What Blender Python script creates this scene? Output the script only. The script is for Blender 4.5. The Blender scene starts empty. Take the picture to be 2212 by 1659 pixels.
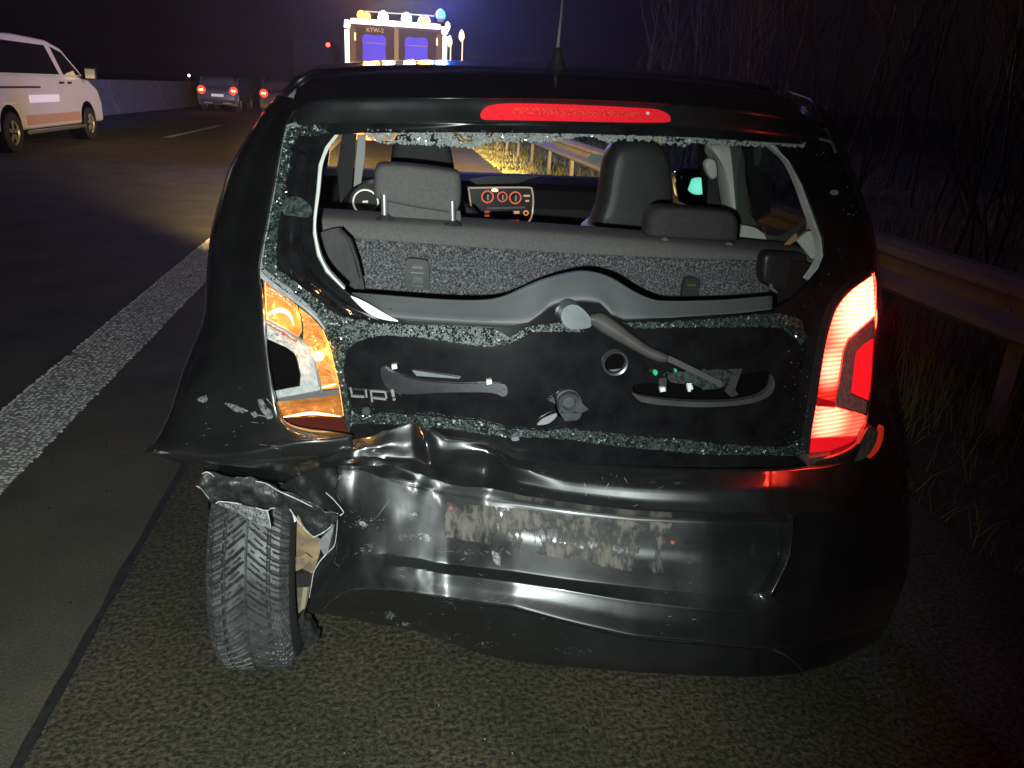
import bpy, bmesh, math, random
from mathutils import Vector, Matrix, noise
from mathutils.geometry import delaunay_2d_cdt, tessellate_polygon
from mathutils.bvhtree import BVHTree

random.seed(7)
sc = bpy.context.scene
col = sc.collection

# ------------------------------------------------------------------ camera
# Survey frame: the photograph measured at 2212 x 1659; world Y runs along the road, X to the right, Z up, metres.
F, CX, CY = 1661.0, 1106.0, 829.5
H = 1.42
CAM = Vector((0, 0, H))
_y = Vector(((851 - CX) / F, -(186 - CY) / F, -1.0)).normalized()
_z = Vector((1, -0.056, 0)).cross(_y).normalized()
if _z.y < 0:
    _z = -_z
_x = _y.cross(_z)
ROT = Matrix((_x, _y, _z))
cam_d = bpy.data.cameras.new('camera')
cam_d.sensor_fit = 'HORIZONTAL'
cam_d.sensor_width = 36
cam_d.lens = 36 * F / 2212
cam_d.clip_start = 0.02
cam_d.clip_end = 2000
cam_o = bpy.data.objects.new('camera', cam_d)
col.objects.link(cam_o)
cam_o.matrix_world = Matrix.Translation(CAM) @ ROT.to_4x4()
sc.camera = cam_o

# ------------------------------------------------------------------ night world
wd = bpy.data.worlds.new('World')
sc.world = wd
wd.use_nodes = True
wn = wd.node_tree
wn.nodes['Background'].inputs[0].default_value = (0.62, 0.36, 0.31, 1)
wn.nodes['Background'].inputs[1].default_value = 0.0065

sc.view_settings.view_transform = 'Standard'
sc.view_settings.look = 'None'
sc.view_settings.exposure = 0
sc.view_settings.gamma = 1
sc.cycles.use_denoising = True
sc.cycles.max_bounces = 7
sc.cycles.diffuse_bounces = 3
sc.cycles.glossy_bounces = 4
sc.cycles.transparent_max_bounces = 12
sc.cycles.sample_clamp_indirect = 4
sc.cycles.volume_bounces = 0
HAZE = 0.0026

def lamp(name, kind, loc, energy, color, target=None, size=0.02, angle=60, blend=0.5):
    d = bpy.data.lights.new(name, kind)
    d.energy = energy
    d.color = color
    if kind in ('POINT', 'SPOT'):
        d.shadow_soft_size = size
    if kind == 'SPOT':
        d.spot_size = math.radians(angle)
        d.spot_blend = blend
    o = bpy.data.objects.new(name, d)
    col.objects.link(o)
    o.location = loc
    if target is not None:
        o.rotation_euler = (Vector(target) - Vector(loc)).to_track_quat('-Z', 'Y').to_euler()
    return o

# the hand-held torch / phone flash the picture was taken with, just below and left of the lens
lamp('phone_flash', 'SPOT', (-0.06, -0.02, H - 0.05), 235, (0.90, 1.0, 0.97), target=(-0.32, 1.42, 0.58), size=0.010, angle=108, blend=1.0)

# ------------------------------------------------------------------ survey helpers
def ray(u, v):
    return ROT @ Vector(((u - CX) / F, -(v - CY) / F, -1.0))
def P(u, v, Y):
    d = ray(u, v)
    return CAM + d * (Y / d.y)
def PZ(u, v, z):
    d = ray(u, v)
    return CAM + d * ((z - H) / d.z)
def PX(u, v, X):
    d = ray(u, v)
    return CAM + d * (X / d.x)

XC = 0.375                      # the car's centre line

def clamp(x, a=0.0, b=1.0):
    return max(a, min(b, x))
def sstep(a, b, x):
    t = clamp((x - a) / (b - a))
    return t * t * (3 - 2 * t)
def lerp_table(t, x):
    if x <= t[0][0]:
        return t[0][1] + (x - t[0][0]) * (t[1][1] - t[0][1]) / (t[1][0] - t[0][0])
    for (a, fa), (b, fb) in zip(t, t[1:]):
        if x <= b:
            return fa + (fb - fa) * (x - a) / (b - a)
    return t[-1][1]
GT = [(0.70, 1.385), (0.85, 1.40), (1.06, 1.44), (1.2, 1.51), (1.355, 1.605)]
def SG(x, z):                   # the rear glass surface, bowed across the car, pushed in at the hit corner
    return lerp_table(GT, z) + 0.245 * (x - XC) ** 2 + 0.05 * clamp((0.25 - x) / 0.4) * clamp((0.95 - z) / 0.2)
def on(S, u, v, off=0.0):
    Y = 1.5
    for _ in range(14):
        p = P(u, v, Y)
        Y = 0.5 * Y + 0.5 * (S(p.x, p.z) + off)
    return P(u, v, Y)

# ------------------------------------------------------------------ object helpers
def link(o, parent=None, **kw):
    col.objects.link(o)
    if parent is not None:
        o.parent = parent
    for k, v in kw.items():
        o[k] = v
    return o
def thing(name, label, cat, loc=(0, 0, 0), rz=0.0, group=None):
    o = bpy.data.objects.new(name, None)
    o.empty_display_size = 0.1
    col.objects.link(o)
    o.location = loc
    o.rotation_euler = (0, 0, rz)
    o['label'] = label
    o['category'] = cat
    if group:
        o['group'] = group
    return o
def mesh(name, verts, faces, mat, parent=None, smooth=True, **kw):
    me = bpy.data.meshes.new(name)
    me.from_pydata([tuple(v) for v in verts], [], faces)
    if smooth:
        me.polygons.foreach_set('use_smooth', [True] * len(me.polygons))
    me.materials.append(mat)
    me.update()
    if smooth:
        me.set_sharp_from_angle(angle=math.radians(52))
    o = bpy.data.objects.new(name, me)
    return link(o, parent, **kw)
def solid(o, t, off=0.0):
    m = o.modifiers.new('thickness', 'SOLIDIFY')
    m.thickness = t
    m.offset = off
    return o
def bevel(o, w, seg=2):
    m = o.modifiers.new('round', 'BEVEL')
    m.width = w
    m.segments = seg
    m.limit_method = 'ANGLE'
    m.angle_limit = math.radians(40)
    return o
def cs(a, b, c, d, t, k):
    m1 = (c - a) * k
    m2 = (d - b) * k
    t2, t3 = t * t, t * t * t
    return b * (2 * t3 - 3 * t2 + 1) + m1 * (t3 - 2 * t2 + t) + c * (-2 * t3 + 3 * t2) + m2 * (t3 - t2)
def spline(pts, n, k=0.5, closed=False):
    out = []
    L = len(pts)
    for i in range(L if closed else L - 1):
        a = pts[(i - 1) % L] if closed or i > 0 else pts[0] * 2 - pts[1]
        b = pts[i]
        c = pts[(i + 1) % L]
        d = pts[(i + 2) % L] if closed or i + 2 < L else pts[-1] * 2 - pts[-2]
        for j in range(n):
            out.append(cs(a, b, c, d, j / n, k))
    if not closed:
        out.append(pts[-1].copy())
    return out
def loft_v(rows, su, sv, ku=0.42, kv=0.38):
    R = [spline(r, su, ku) for r in rows]
    n = len(R[0])
    cols = [spline([r[i] for r in R], sv, kv) for i in range(n)]
    m = len(cols[0])
    V = [cols[i][j] for j in range(m) for i in range(n)]
    Fc = [(j * n + i, j * n + i + 1, (j + 1) * n + i + 1, (j + 1) * n + i) for j in range(m - 1) for i in range(n - 1)]
    return V, Fc
def px_rows(rows):
    return [[P(*q) for q in r] for r in rows]
def tube(path, r, n=8, caps=True):
    pts = [Vector(p) for p in path]
    V, Fc = [], []
    up = Vector((0.13, 0.31, 0.94))
    for i, p in enumerate(pts):
        t = (pts[min(i + 1, len(pts) - 1)] - pts[max(i - 1, 0)]).normalized()
        a = t.cross(up)
        if a.length < 1e-3:
            a = t.cross(Vector((1, 0, 0)))
        a.normalize()
        b = t.cross(a)
        rr = r[i] if isinstance(r, (list, tuple)) else r
        for k in range(n):
            w = 2 * math.pi * k / n
            V.append(p + a * (rr * math.cos(w)) + b * (rr * math.sin(w)))
    for i in range(len(pts) - 1):
        for k in range(n):
            Fc.append((i * n + k, i * n + (k + 1) % n, (i + 1) * n + (k + 1) % n, (i + 1) * n + k))
    if caps:
        Fc.append(tuple(range(n))[::-1])
        Fc.append(tuple((len(pts) - 1) * n + k for k in range(n)))
    return V, Fc
def box(c, s, rot=None):
    V = []
    for x in (-.5, .5):
        for y in (-.5, .5):
            for z in (-.5, .5):
                p = Vector((x * s[0], y * s[1], z * s[2]))
                if rot:
                    p = rot @ p
                V.append(Vector(c) + p)
    return V, [(0, 1, 3, 2), (4, 6, 7, 5), (0, 4, 5, 1), (2, 3, 7, 6), (0, 2, 6, 4), (1, 5, 7, 3)]
def join(*parts):
    V, Fc = [], []
    for v, f in parts:
        o = len(V)
        V += list(v)
        Fc += [tuple(i + o for i in q) for q in f]
    return V, Fc
def lathe(prof, n, axis='X', c=(0, 0, 0)):     # prof: (axial, radius)
    V, Fc = [], []
    c = Vector(c)
    for a, r in prof:
        for k in range(n):
            w = 2 * math.pi * k / n
            V.append(c + (Vector((a, r * math.cos(w), r * math.sin(w))) if axis == 'X' else Vector((r * math.cos(w), r * math.sin(w), a)) if axis == 'Z' else Vector((r * math.cos(w), a, r * math.sin(w)))))
    for i in range(len(prof) - 1):
        for k in range(n):
            Fc.append((i * n + k, i * n + (k + 1) % n, (i + 1) * n + (k + 1) % n, (i + 1) * n + k))
    return V, Fc
def prism(poly, d0, d1, axis='X'):             # polygon in the two other axes, extruded along axis
    n = len(poly)
    mk = {'X': lambda p, d: Vector((d, p[0], p[1])), 'Y': lambda p, d: Vector((p[0], d, p[1])), 'Z': lambda p, d: Vector((p[0], p[1], d))}[axis]
    V = [mk(p, d0) for p in poly] + [mk(p, d1) for p in poly]
    Fc = [tuple(range(n)), tuple(range(2 * n - 1, n - 1, -1))]
    Fc += [(i, i + n, (i + 1) % n + n, (i + 1) % n) for i in range(n)]
    return V, Fc
def inside(p, poly):
    c = False
    x, y = p
    j = len(poly) - 1
    for i in range(len(poly)):
        xi, yi = poly[i][0], poly[i][1]
        xj, yj = poly[j][0], poly[j][1]
        if (yi > y) != (yj > y) and x < (xj - xi) * (y - yi) / (yj - yi) + xi:
            c = not c
        j = i
    return c
def dense(poly, step):
    out = []
    for i, p in enumerate(poly):
        q = poly[(i + 1) % len(poly)]
        n = max(1, int(math.hypot(q[0] - p[0], q[1] - p[1]) / step))
        out += [(p[0] + (q[0] - p[0]) * k / n, p[1] + (q[1] - p[1]) * k / n) for k in range(n)]
    return out
def smooth_poly(poly, n=4, k=0.42):
    return [(p.x, p.y) for p in spline([Vector((a, b, 0)) for a, b in poly], n, k, closed=True)]
def sheet(outer, holes, fn, grid=25, thick=0.004, back=(0, 1, 0)):
    """outline measured on the photograph, laid on a real surface by fn(u, v) and given thickness"""
    loops = [dense(outer, grid)] + [dense(h, grid) for h in holes]
    pts, edges = [], []
    for L in loops:
        o = len(pts)
        pts += L
        edges += [(o + i, o + (i + 1) % len(L)) for i in range(len(L))]
    us = [p[0] for p in outer]
    vs = [p[1] for p in outer]
    u = min(us) + grid * .5
    while u < max(us):
        v = min(vs) + grid * .5
        while v < max(vs):
            if inside((u, v), outer) and not any(inside((u, v), h) for h in holes):
                pts.append((u + random.uniform(-1, 1), v + random.uniform(-1, 1)))
            v += grid
        u += grid
    vv, ee, ff, *_ = delaunay_2d_cdt([Vector(p) for p in pts], edges, [], 0, 1e-4)
    Fc = []
    for f in ff:
        c = sum((vv[i] for i in f), Vector((0, 0))) / len(f)
        if inside(c, outer) and not any(inside(c, h) for h in holes):
            Fc.append(tuple(f))
    V = [fn(p[0], p[1]) for p in vv]
    if thick:
        n = len(V)
        b = Vector(back) * thick
        cnt = {}
        for f in Fc:
            for i in range(len(f)):
                e = (f[i], f[(i + 1) % len(f)])
                k = tuple(sorted(e))
                cnt[k] = None if k in cnt else e
        rim = [e for e in cnt.values() if e]
        V = V + [p + b for p in V]
        Fc = Fc + [tuple(i + n for i in f[::-1]) for f in Fc] + [(e[1], e[0], e[0] + n, e[1] + n) for e in rim]
    return V, Fc
def flat(Y):
    return lambda u, v: P(u, v, Y)
def onG(off):
    return lambda u, v: on(SG, u, v, off)
def cushion(outline, Y, depth, rnd, fn=None):
    """padded block: outline measured at its rear face, rounded edges, real depth"""
    o = smooth_poly(outline, 4)
    cu = sum(p[0] for p in o) / len(o)
    cv = sum(p[1] for p in o) / len(o)
    rings = [(0.55, 0.0), (0.80, rnd * .05), (0.90, rnd * .18), (0.965, rnd * .5), (1.0, rnd), (1.0, depth - rnd), (0.965, depth - rnd * .5), (0.88, depth)]
    V, Fc = [], []
    n = len(o)
    base = [P(u, v, Y) for u, v in o]
    c = sum(base, Vector()) / n
    for s, d in rings:
        for p in base:
            V.append(c + (p - c) * s + Vector((0, d, 0)))
    for i in range(len(rings) - 1):
        for k in range(n):
            Fc.append((i * n + k, i * n + (k + 1) % n, (i + 1) * n + (k + 1) % n, (i + 1) * n + k))
    Fc.append(tuple(range(n))[::-1])
    Fc.append(tuple((len(rings) - 1) * n + k for k in range(n)))
    return V, Fc

# ------------------------------------------------------------------ materials
def M(name, base, rough=0.5, metal=0.0, coat=0.0, coat_rough=0.05, spec=0.5, trans=0.0, emit=None, es=0.0,
      vary=None, bump=None, rough_vary=None, alpha=None):
    """vary=(scale, second colour, contrast), bump=(scale, strength, distance)"""
    m = bpy.data.materials.new(name)
    m.use_nodes = True
    nt = m.node_tree
    b = nt.nodes['Principled BSDF']
    I = b.inputs
    I['Base Color'].default_value = (*base, 1)
    I['Roughness'].default_value = rough
    I['Metallic'].default_value = metal
    I['Coat Weight'].default_value = coat
    I['Coat Roughness'].default_value = coat_rough
    I['Specular IOR Level'].default_value = spec
    I['Transmission Weight'].default_value = trans
    if emit:
        I['Emission Color'].default_value = (*emit, 1)
        I['Emission Strength'].default_value = es
    tc = nt.nodes.new('ShaderNodeTexCoord')
    def nz(scale, detail=4, rgh=0.6):
        n = nt.nodes.new('ShaderNodeTexNoise')
        n.inputs['Scale'].default_value = scale
        n.inputs['Detail'].default_value = detail
        n.inputs['Roughness'].default_value = rgh
        nt.links.new(tc.outputs['Object'], n.inputs['Vector'])
        return n
    if vary:
        n = nz(vary[0])
        r = nt.nodes.new('ShaderNodeValToRGB')
        c = vary[2] if len(vary) > 2 else 0.25
        mid = vary[3] if len(vary) > 3 else 0.5
        r.color_ramp.elements[0].position = mid - c
        r.color_ramp.elements[1].position = mid + c
        r.color_ramp.elements[0].color = (*base, 1)
        r.color_ramp.elements[1].color = (*vary[1], 1)
        nt.links.new(n.outputs['Fac'], r.inputs['Fac'])
        nt.links.new(r.outputs['Color'], I['Base Color'])
    if rough_vary:
        n = nz(rough_vary[0])
        mr = nt.nodes.new('ShaderNodeMapRange')
        mr.inputs['From Min'].default_value = 0.35
        mr.inputs['From Max'].default_value = 0.65
        mr.inputs['To Min'].default_value = rough_vary[1]
        mr.inputs['To Max'].default_value = rough_vary[2]
        nt.links.new(n.outputs['Fac'], mr.inputs['Value'])
        nt.links.new(mr.outputs['Result'], I['Roughness'])
    if bump:
        n = nz(bump[0], 5)
        bp = nt.nodes.new('ShaderNodeBump')
        bp.inputs['Strength'].default_value = bump[1]
        bp.inputs['Distance'].default_value = bump[2]
        nt.links.new(n.outputs['Fac'], bp.inputs['Height'])
        nt.links.new(bp.outputs['Normal'], I['Normal'])
    return m
def thin_glass(name, tint, refl=0.06, rough=0.02):
    m = bpy.data.materials.new(name)
    m.use_nodes = True
    nt = m.node_tree
    nt.nodes.clear()
    out = nt.nodes.new('ShaderNodeOutputMaterial')
    mix = nt.nodes.new('ShaderNodeMixShader')
    t = nt.nodes.new('ShaderNodeBsdfTransparent')
    g = nt.nodes.new('ShaderNodeBsdfGlossy')
    t.inputs[0].default_value = (*tint, 1)
    g.inputs['Roughness'].default_value = rough
    mix.inputs[0].default_value = refl
    nt.links.new(t.outputs[0], mix.inputs[1])
    nt.links.new(g.outputs[0], mix.inputs[2])
    nt.links.new(mix.outputs[0], out.inputs[0])
    return m

paint = M('black_paint', (0.0040, 0.0042, 0.0044), 0.38, coat=0.85, coat_rough=0.10, spec=0.58, vary=(3.5, (0.012, 0.0124, 0.0128), 0.22), rough_vary=(11, 0.30, 0.42), bump=(260, 0.03, 0.0006))
gloss_black = M('gloss_black', (0.004, 0.004, 0.0045), 0.16, coat=0.5, coat_rough=0.04, vary=(20, (0.010, 0.010, 0.011), 0.2))
black_plastic = M('black_plastic', (0.012, 0.012, 0.013), 0.5, vary=(30, (0.022, 0.022, 0.023), 0.2), bump=(400, 0.15, 0.0008))
rubber = M('rubber', (0.012, 0.012, 0.012), 0.7, bump=(120, 0.2, 0.001))
trim_grey = M('trim_plastic', (0.095, 0.103, 0.104), 0.62, vary=(6, (0.125, 0.133, 0.134), 0.25), bump=(500, 0.25, 0.0006))
seal_white = M('seal_primer', (0.60, 0.60, 0.56), 0.55, vary=(25, (0.46, 0.46, 0.43), 0.2))
pillar_grey = M('pillar_trim', (0.62, 0.62, 0.57), 0.7, vary=(5, (0.52, 0.52, 0.48), 0.3), bump=(600, 0.2, 0.0005))
beige = M('beige_trim', (0.42, 0.26, 0.12), 0.7, vary=(10, (0.32, 0.2, 0.1), 0.3))
fabric = M('seat_fabric', (0.105, 0.098, 0.096), 0.92, vary=(120, (0.135, 0.128, 0.124), 0.2), bump=(900, 0.5, 0.0008), spec=0.15)
fabric_dark = M('seat_fabric_dark', (0.040, 0.037, 0.037), 0.8, vary=(120, (0.052, 0.049, 0.048), 0.2), bump=(900, 0.4, 0.0008), spec=0.2)
vinyl = M('seat_vinyl', (0.035, 0.034, 0.034), 0.5, vary=(30, (0.045, 0.043, 0.043), 0.2), bump=(500, 0.3, 0.0006))
cabin_dark = M('cabin_dark', (0.012, 0.011, 0.011), 0.7, bump=(300, 0.2, 0.0006))
chrome = M('chrome', (0.72, 0.74, 0.75), 0.30, metal=0.85)
dark_metal = M('dark_metal', (0.08, 0.085, 0.09), 0.35, metal=0.7, vary=(40, (0.14, 0.145, 0.15), 0.2))
bare_plastic = M('pale_plastic', (0.15, 0.17, 0.175), 0.45, vary=(20, (0.09, 0.10, 0.105), 0.25))
wiper_mat = M('wiper_arm_paint', (0.050, 0.047, 0.045), 0.5, vary=(40, (0.075, 0.070, 0.066), 0.25), bump=(200, 0.2, 0.0006))
white_clip = M('white_clip', (0.75, 0.76, 0.72), 0.5)
green_clip = M('green_clip', (0.02, 0.45, 0.16), 0.5)
torn = M('torn_plastic_edge', (0.62, 0.62, 0.60), 0.7, vary=(60, (0.20, 0.20, 0.19), 0.2))
scuff = M('paint_scuff', (0.26, 0.265, 0.26), 0.6, vary=(90, (0.09, 0.09, 0.09), 0.15))
mud = M('dried_mud', (0.33, 0.22, 0.11), 0.9, vary=(18, (0.12, 0.095, 0.065), 0.12), bump=(60, 0.6, 0.004))

def mat_carpet():
    m = M('boot_felt', (0.05, 0.05, 0.052), 0.95, spec=0.1, bump=(450, 0.8, 0.002))
    nt = m.node_tree
    b = nt.nodes['Principled BSDF']
    tc = nt.nodes.new('ShaderNodeTexCoord')
    n = nt.nodes.new('ShaderNodeTexNoise')
    n.inputs['Scale'].default_value = 230
    n.inputs['Detail'].default_value = 3
    r = nt.nodes.new('ShaderNodeValToRGB')
    e = r.color_ramp.elements
    e[0].position, e[0].color = 0.34, (0.030, 0.030, 0.031, 1)
    e[1].position, e[1].color = 0.70, (0.22, 0.222, 0.23, 1)
    q = e.new(0.5)
    q.color = (0.075, 0.075, 0.078, 1)
    nt.links.new(tc.outputs['Object'], n.inputs['Vector'])
    nt.links.new(n.outputs['Fac'], r.inputs['Fac'])
    nt.links.new(r.outputs['Color'], b.inputs['Base Color'])
    return m
carpet = mat_carpet()

def mat_asphalt(name, dark, light, scale, lo, hi, bdist, extra=None):
    m = bpy.data.materials.new(name)
    m.use_nodes = True
    nt = m.node_tree
    b = nt.nodes['Principled BSDF']
    b.inputs['Roughness'].default_value = 0.82
    b.inputs['Specular IOR Level'].default_value = 0.35
    tc = nt.nodes.new('ShaderNodeTexCoord')
    n1 = nt.nodes.new('ShaderNodeTexNoise')
    n1.inputs['Scale'].default_value = scale
    n1.inputs['Detail'].default_value = 7
    n1.inputs['Roughness'].default_value = 0.64
    n1.inputs['Distortion'].default_value = 0.15
    r = nt.nodes.new('ShaderNodeValToRGB')
    e = r.color_ramp.elements
    e[0].position, e[0].color = lo, (*dark, 1)
    e[1].position, e[1].color = hi, (*light, 1)
    n2 = nt.nodes.new('ShaderNodeTexNoise')
    n2.inputs['Scale'].default_value = 2.2
    n2.inputs['Detail'].default_value = 6
    r2 = nt.nodes.new('ShaderNodeValToRGB')
    r2.color_ramp.elements[0].position, r2.color_ramp.elements[0].color = 0.3, (0.52, 0.60, 0.48, 1)
    r2.color_ramp.elements[1].position, r2.color_ramp.elements[1].color = 0.7, (1.25, 1.12, 1.0, 1)
    mx = nt.nodes.new('ShaderNodeMix')
    mx.data_type = 'RGBA'
    mx.blend_type = 'MULTIPLY'
    mx.inputs[0].default_value = 1
    bp = nt.nodes.new('ShaderNodeBump')
    bp.inputs['Strength'].default_value = 1.0
    bp.inputs['Distance'].default_value = bdist
    for n in (n1, n2):
        nt.links.new(tc.outputs['Object'], n.inputs['Vector'])
    nt.links.new(n1.outputs['Fac'], r.inputs['Fac'])
    nt.links.new(n2.outputs['Fac'], r2.inputs['Fac'])
    nt.links.new(r.outputs['Color'], mx.inputs[6])
    nt.links.new(r2.outputs['Color'], mx.inputs[7])
    nt.links.new(mx.outputs[2], b.inputs['Base Color'])
    nt.links.new(n1.outputs['Fac'], bp.inputs['Height'])
    nt.links.new(bp.outputs['Normal'], b.inputs['Normal'])
    return m
asphalt_rough = mat_asphalt('coarse_asphalt', (0.014, 0.0135, 0.011), (0.122, 0.109, 0.066), 74, 0.40, 0.67, 0.014)
asphalt_fine = mat_asphalt('fine_asphalt', (0.044, 0.043, 0.033), (0.102, 0.097, 0.070), 130, 0.36, 0.68, 0.004)
line_white = M('road_marking', (0.78, 0.765, 0.70), 0.8, vary=(9, (0.50, 0.49, 0.45), 0.2), bump=(150, 0.5, 0.002))
soil = M('verge_soil', (0.035, 0.032, 0.018), 0.95, vary=(8, (0.055, 0.065, 0.022), 0.2), bump=(25, 1.0, 0.04))
grass_m = M('grass', (0.13, 0.19, 0.045), 0.7, vary=(3, (0.24, 0.20, 0.09), 0.25), spec=0.2)
zinc = M('galvanised_steel', (0.24, 0.225, 0.21), 0.8, spec=0.12, vary=(7, (0.19, 0.18, 0.16), 0.25), bump=(40, 0.15, 0.003))
bark = M('bark', (0.028, 0.024, 0.021), 0.9, spec=.1, vary=(12, (0.060, 0.053, 0.047), 0.2))
concrete = M('barrier_concrete', (0.17, 0.17, 0.16), 0.85, vary=(3, (0.11, 0.11, 0.10), 0.25), bump=(30, 0.4, 0.006))

def emitter(name, c, s):
    return M(name, c, 0.4, emit=c, es=s)

# ================================================================== SETTING
SEAM, EDGE = -0.81, 2.0
def quad_sheet(name, x0, x1, y0, y1, z, mat, nx=1, ny=1, zf=None, **kw):
    V = [(x0 + (x1 - x0) * i / nx, y0 + (y1 - y0) * j / ny, z + (zf(x0 + (x1 - x0) * i / nx, y0 + (y1 - y0) * j / ny) if zf else 0)) for j in range(ny + 1) for i in range(nx + 1)]
    Fc = [(j * (nx + 1) + i, j * (nx + 1) + i + 1, (j + 1) * (nx + 1) + i + 1, (j + 1) * (nx + 1) + i) for j in range(ny) for i in range(nx)]
    return mesh(name, V, Fc, mat, smooth=True, **kw)
quad_sheet('ground', -400, 400, -60, 600, -0.06, soil, kind='structure', label='dark open ground around the motorway')
def bank(x, y):
    return (0.05 * noise.noise(Vector((x * 1.3, y * 1.3, 0))) * sstep(EDGE, EDGE + .5, x) + 0.35 * sstep(3.2, 9, x) - 0.02 * sstep(EDGE - .02, EDGE + .4, x))
quad_sheet('verge', EDGE, 26, -3, 90, -0.004, soil, 60, 160, bank, kind='structure', label='rough grassy verge sloping up behind the guardrail')
quad_sheet('carriageway', -9.35, SEAM - .012, -12, 600, 0.0, asphalt_fine, kind='structure', label='smooth asphalt driving lanes of the motorway')
quad_sheet('hard_shoulder', SEAM + .012, EDGE + .05, -12, 600, 0.0, asphalt_rough, kind='structure', label='coarse open asphalt of the hard shoulder')
seam_m = M('seam_bitumen', (0.006, 0.006, 0.006), 0.6, vary=(30, (0.02, 0.02, 0.016), 0.2), bump=(80, 0.5, 0.004))
V, Fc = [], []
y = -1.0
k = 0
while y < 60:
    w = 0.013 + 0.010 * noise.noise(Vector((y * 6, 0, 3)))
    off = 0.010 * noise.noise(Vector((y * 3.5, 5, 0)))
    V += [(SEAM - w + off, y, 0.004), (SEAM + w + off, y, 0.004)]
    if k:
        Fc.append((2 * k - 2, 2 * k - 1, 2 * k + 1, 2 * k))
    k += 1
    y += 0.06 if y < 6 else 1.0
mesh('road_seam', V, Fc, seam_m, kind='structure', label='dark bitumen joint along the road')

quad_sheet('edge_line', -1.695, -1.375, 1.5, 9.5, 0.0035, M('marking_base', (0.34, 0.33, 0.29), .85, vary=(60, (.20, .195, .17), .2)), kind='structure', label='worn grey base of the profiled edge line')
# solid edge line: profiled marking made of thousands of little lumps
L0, L1 = -1.70, -1.37
V, Fc = [], []
quad_sheet('edge_line', L0 + .01, L1 - .01, 9.5, 400, 0.004, line_white, kind='structure', label='solid white edge line running on into the dark')
y = 1.9
while y < 9.6:
    x = L0
    while x < L1:
        cx, cy = x + random.uniform(-.006, .006), y + random.uniform(-.006, .006)
        if random.random() < 0.93:
            a, b, h = random.uniform(.008, .0135), random.uniform(.0055, .0095), random.uniform(.003, .006)
            w = random.uniform(-.5, .5)
            o = len(V)
            ca, sa = math.cos(w), math.sin(w)
            for ring, (s, z) in enumerate(((1.0, 0.0005), (0.72, h))):
                for q in range(6):
                    t = q * math.pi / 3
                    px, py = a * s * math.cos(t), b * s * math.sin(t)
                    V.append((cx + px * ca - py * sa, cy + px * sa + py * ca, z))
            Fc += [(o + q, o + (q + 1) % 6, o + 6 + (q + 1) % 6, o + 6 + q) for q in range(6)]
            Fc.append(tuple(o + 6 + q for q in range(6)))
        x += 0.0225
    y += 0.0165
mesh('edge_line_lumps', V, Fc, line_white, smooth=False, kind='stuff', label='raised white lumps of the profiled edge line', category='road marking')
for k, yy in enumerate((20.0, 38.5, 57.0, 75.5, 94.0)):
    quad_sheet('lane_dash', -5.40, -5.24, yy, yy + 6.3, 0.004, line_white, kind='structure', label='white dash of the broken lane line')

# guardrail
gr = thing('guardrail', 'galvanised steel guardrail with double-fold beam along the grassy verge', 'guardrail', (2.85, 0, 0))
prof = [(0.03, 0.755), (-0.015, 0.745), (-0.055, 0.715), (-0.055, 0.675), (0.02, 0.635), (0.02, 0.565), (-0.055, 0.525), (-0.055, 0.485), (-0.015, 0.455), (0.03, 0.445)]
for k in range(14):
    y0 = -1.2 + 4 * k
    V = [Vector((a, y0 + d * 4.0, z)) for d in (0, 1) for a, z in prof]
    n = len(prof)
    o = mesh('beam', V, [(i, i + 1, n + i + 1, n + i) for i in range(n - 1)], zinc, gr, smooth=False)
    solid(o, 0.004)
    for yy in (y0 + .3, y0 + 2.3):
        o = mesh('post', *join(box((0.10, yy, 0.30), (0.055, 0.10, 0.9)), box((0.05, yy, 0.60), (0.05, 0.06, 0.10))), zinc, gr, smooth=False)
    # a bolt head at each splice
    mesh('bolt', *lathe([(-0.062, 0.0), (-0.062, 0.016), (-0.05, 0.018)], 10, 'X', (0.03, y0 + .3, 0.60)), zinc, gr)

# grass on the verge
def blade(V, Fc, x, y, z, h, w, lean, az):
    o = len(V)
    ca, sa = math.cos(az), math.sin(az)
    lx, ly = math.cos(az * 3.1) * lean, math.sin(az * 3.1) * lean
    V += [(x - ca * w, y - sa * w, z), (x + ca * w, y + sa * w, z), (x + ca * w * .7 + lx * .4, y + sa * w * .7 + ly * .4, z + h * .6),
          (x - ca * w * .7 + lx * .4, y - sa * w * .7 + ly * .4, z + h * .6), (x + lx, y + ly, z + h)]
    Fc += [(o, o + 1, o + 2, o + 3), (o + 3, o + 2, o + 4)]
V, Fc = [], []
for k in range(42000):
    y = random.uniform(0.2, 1) ** 1.7 * 34 + random.uniform(-1, 1)
    x = EDGE + .02 + random.random() ** 1.9 * 7
    d = noise.noise(Vector((x * 1.6, y * 1.6, 4)))
    if d < -0.12 and random.random() < .8:
        continue
    h = random.uniform(.05, .2) * (1 + 1.2 * max(0, d)) * (1.9 if x > 2.6 else 1) * (1 if y < 8 else .45)
    blade(V, Fc, x, y, bank(x, y) - .01, h, random.uniform(.0015, .0035) * (1 + y * .05), random.uniform(.02, .14), random.uniform(0, 6.3))
mesh('grass', V, Fc, grass_m, kind='stuff', smooth=False, label='uncut grass and weeds covering the verge', category='grass')

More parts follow.
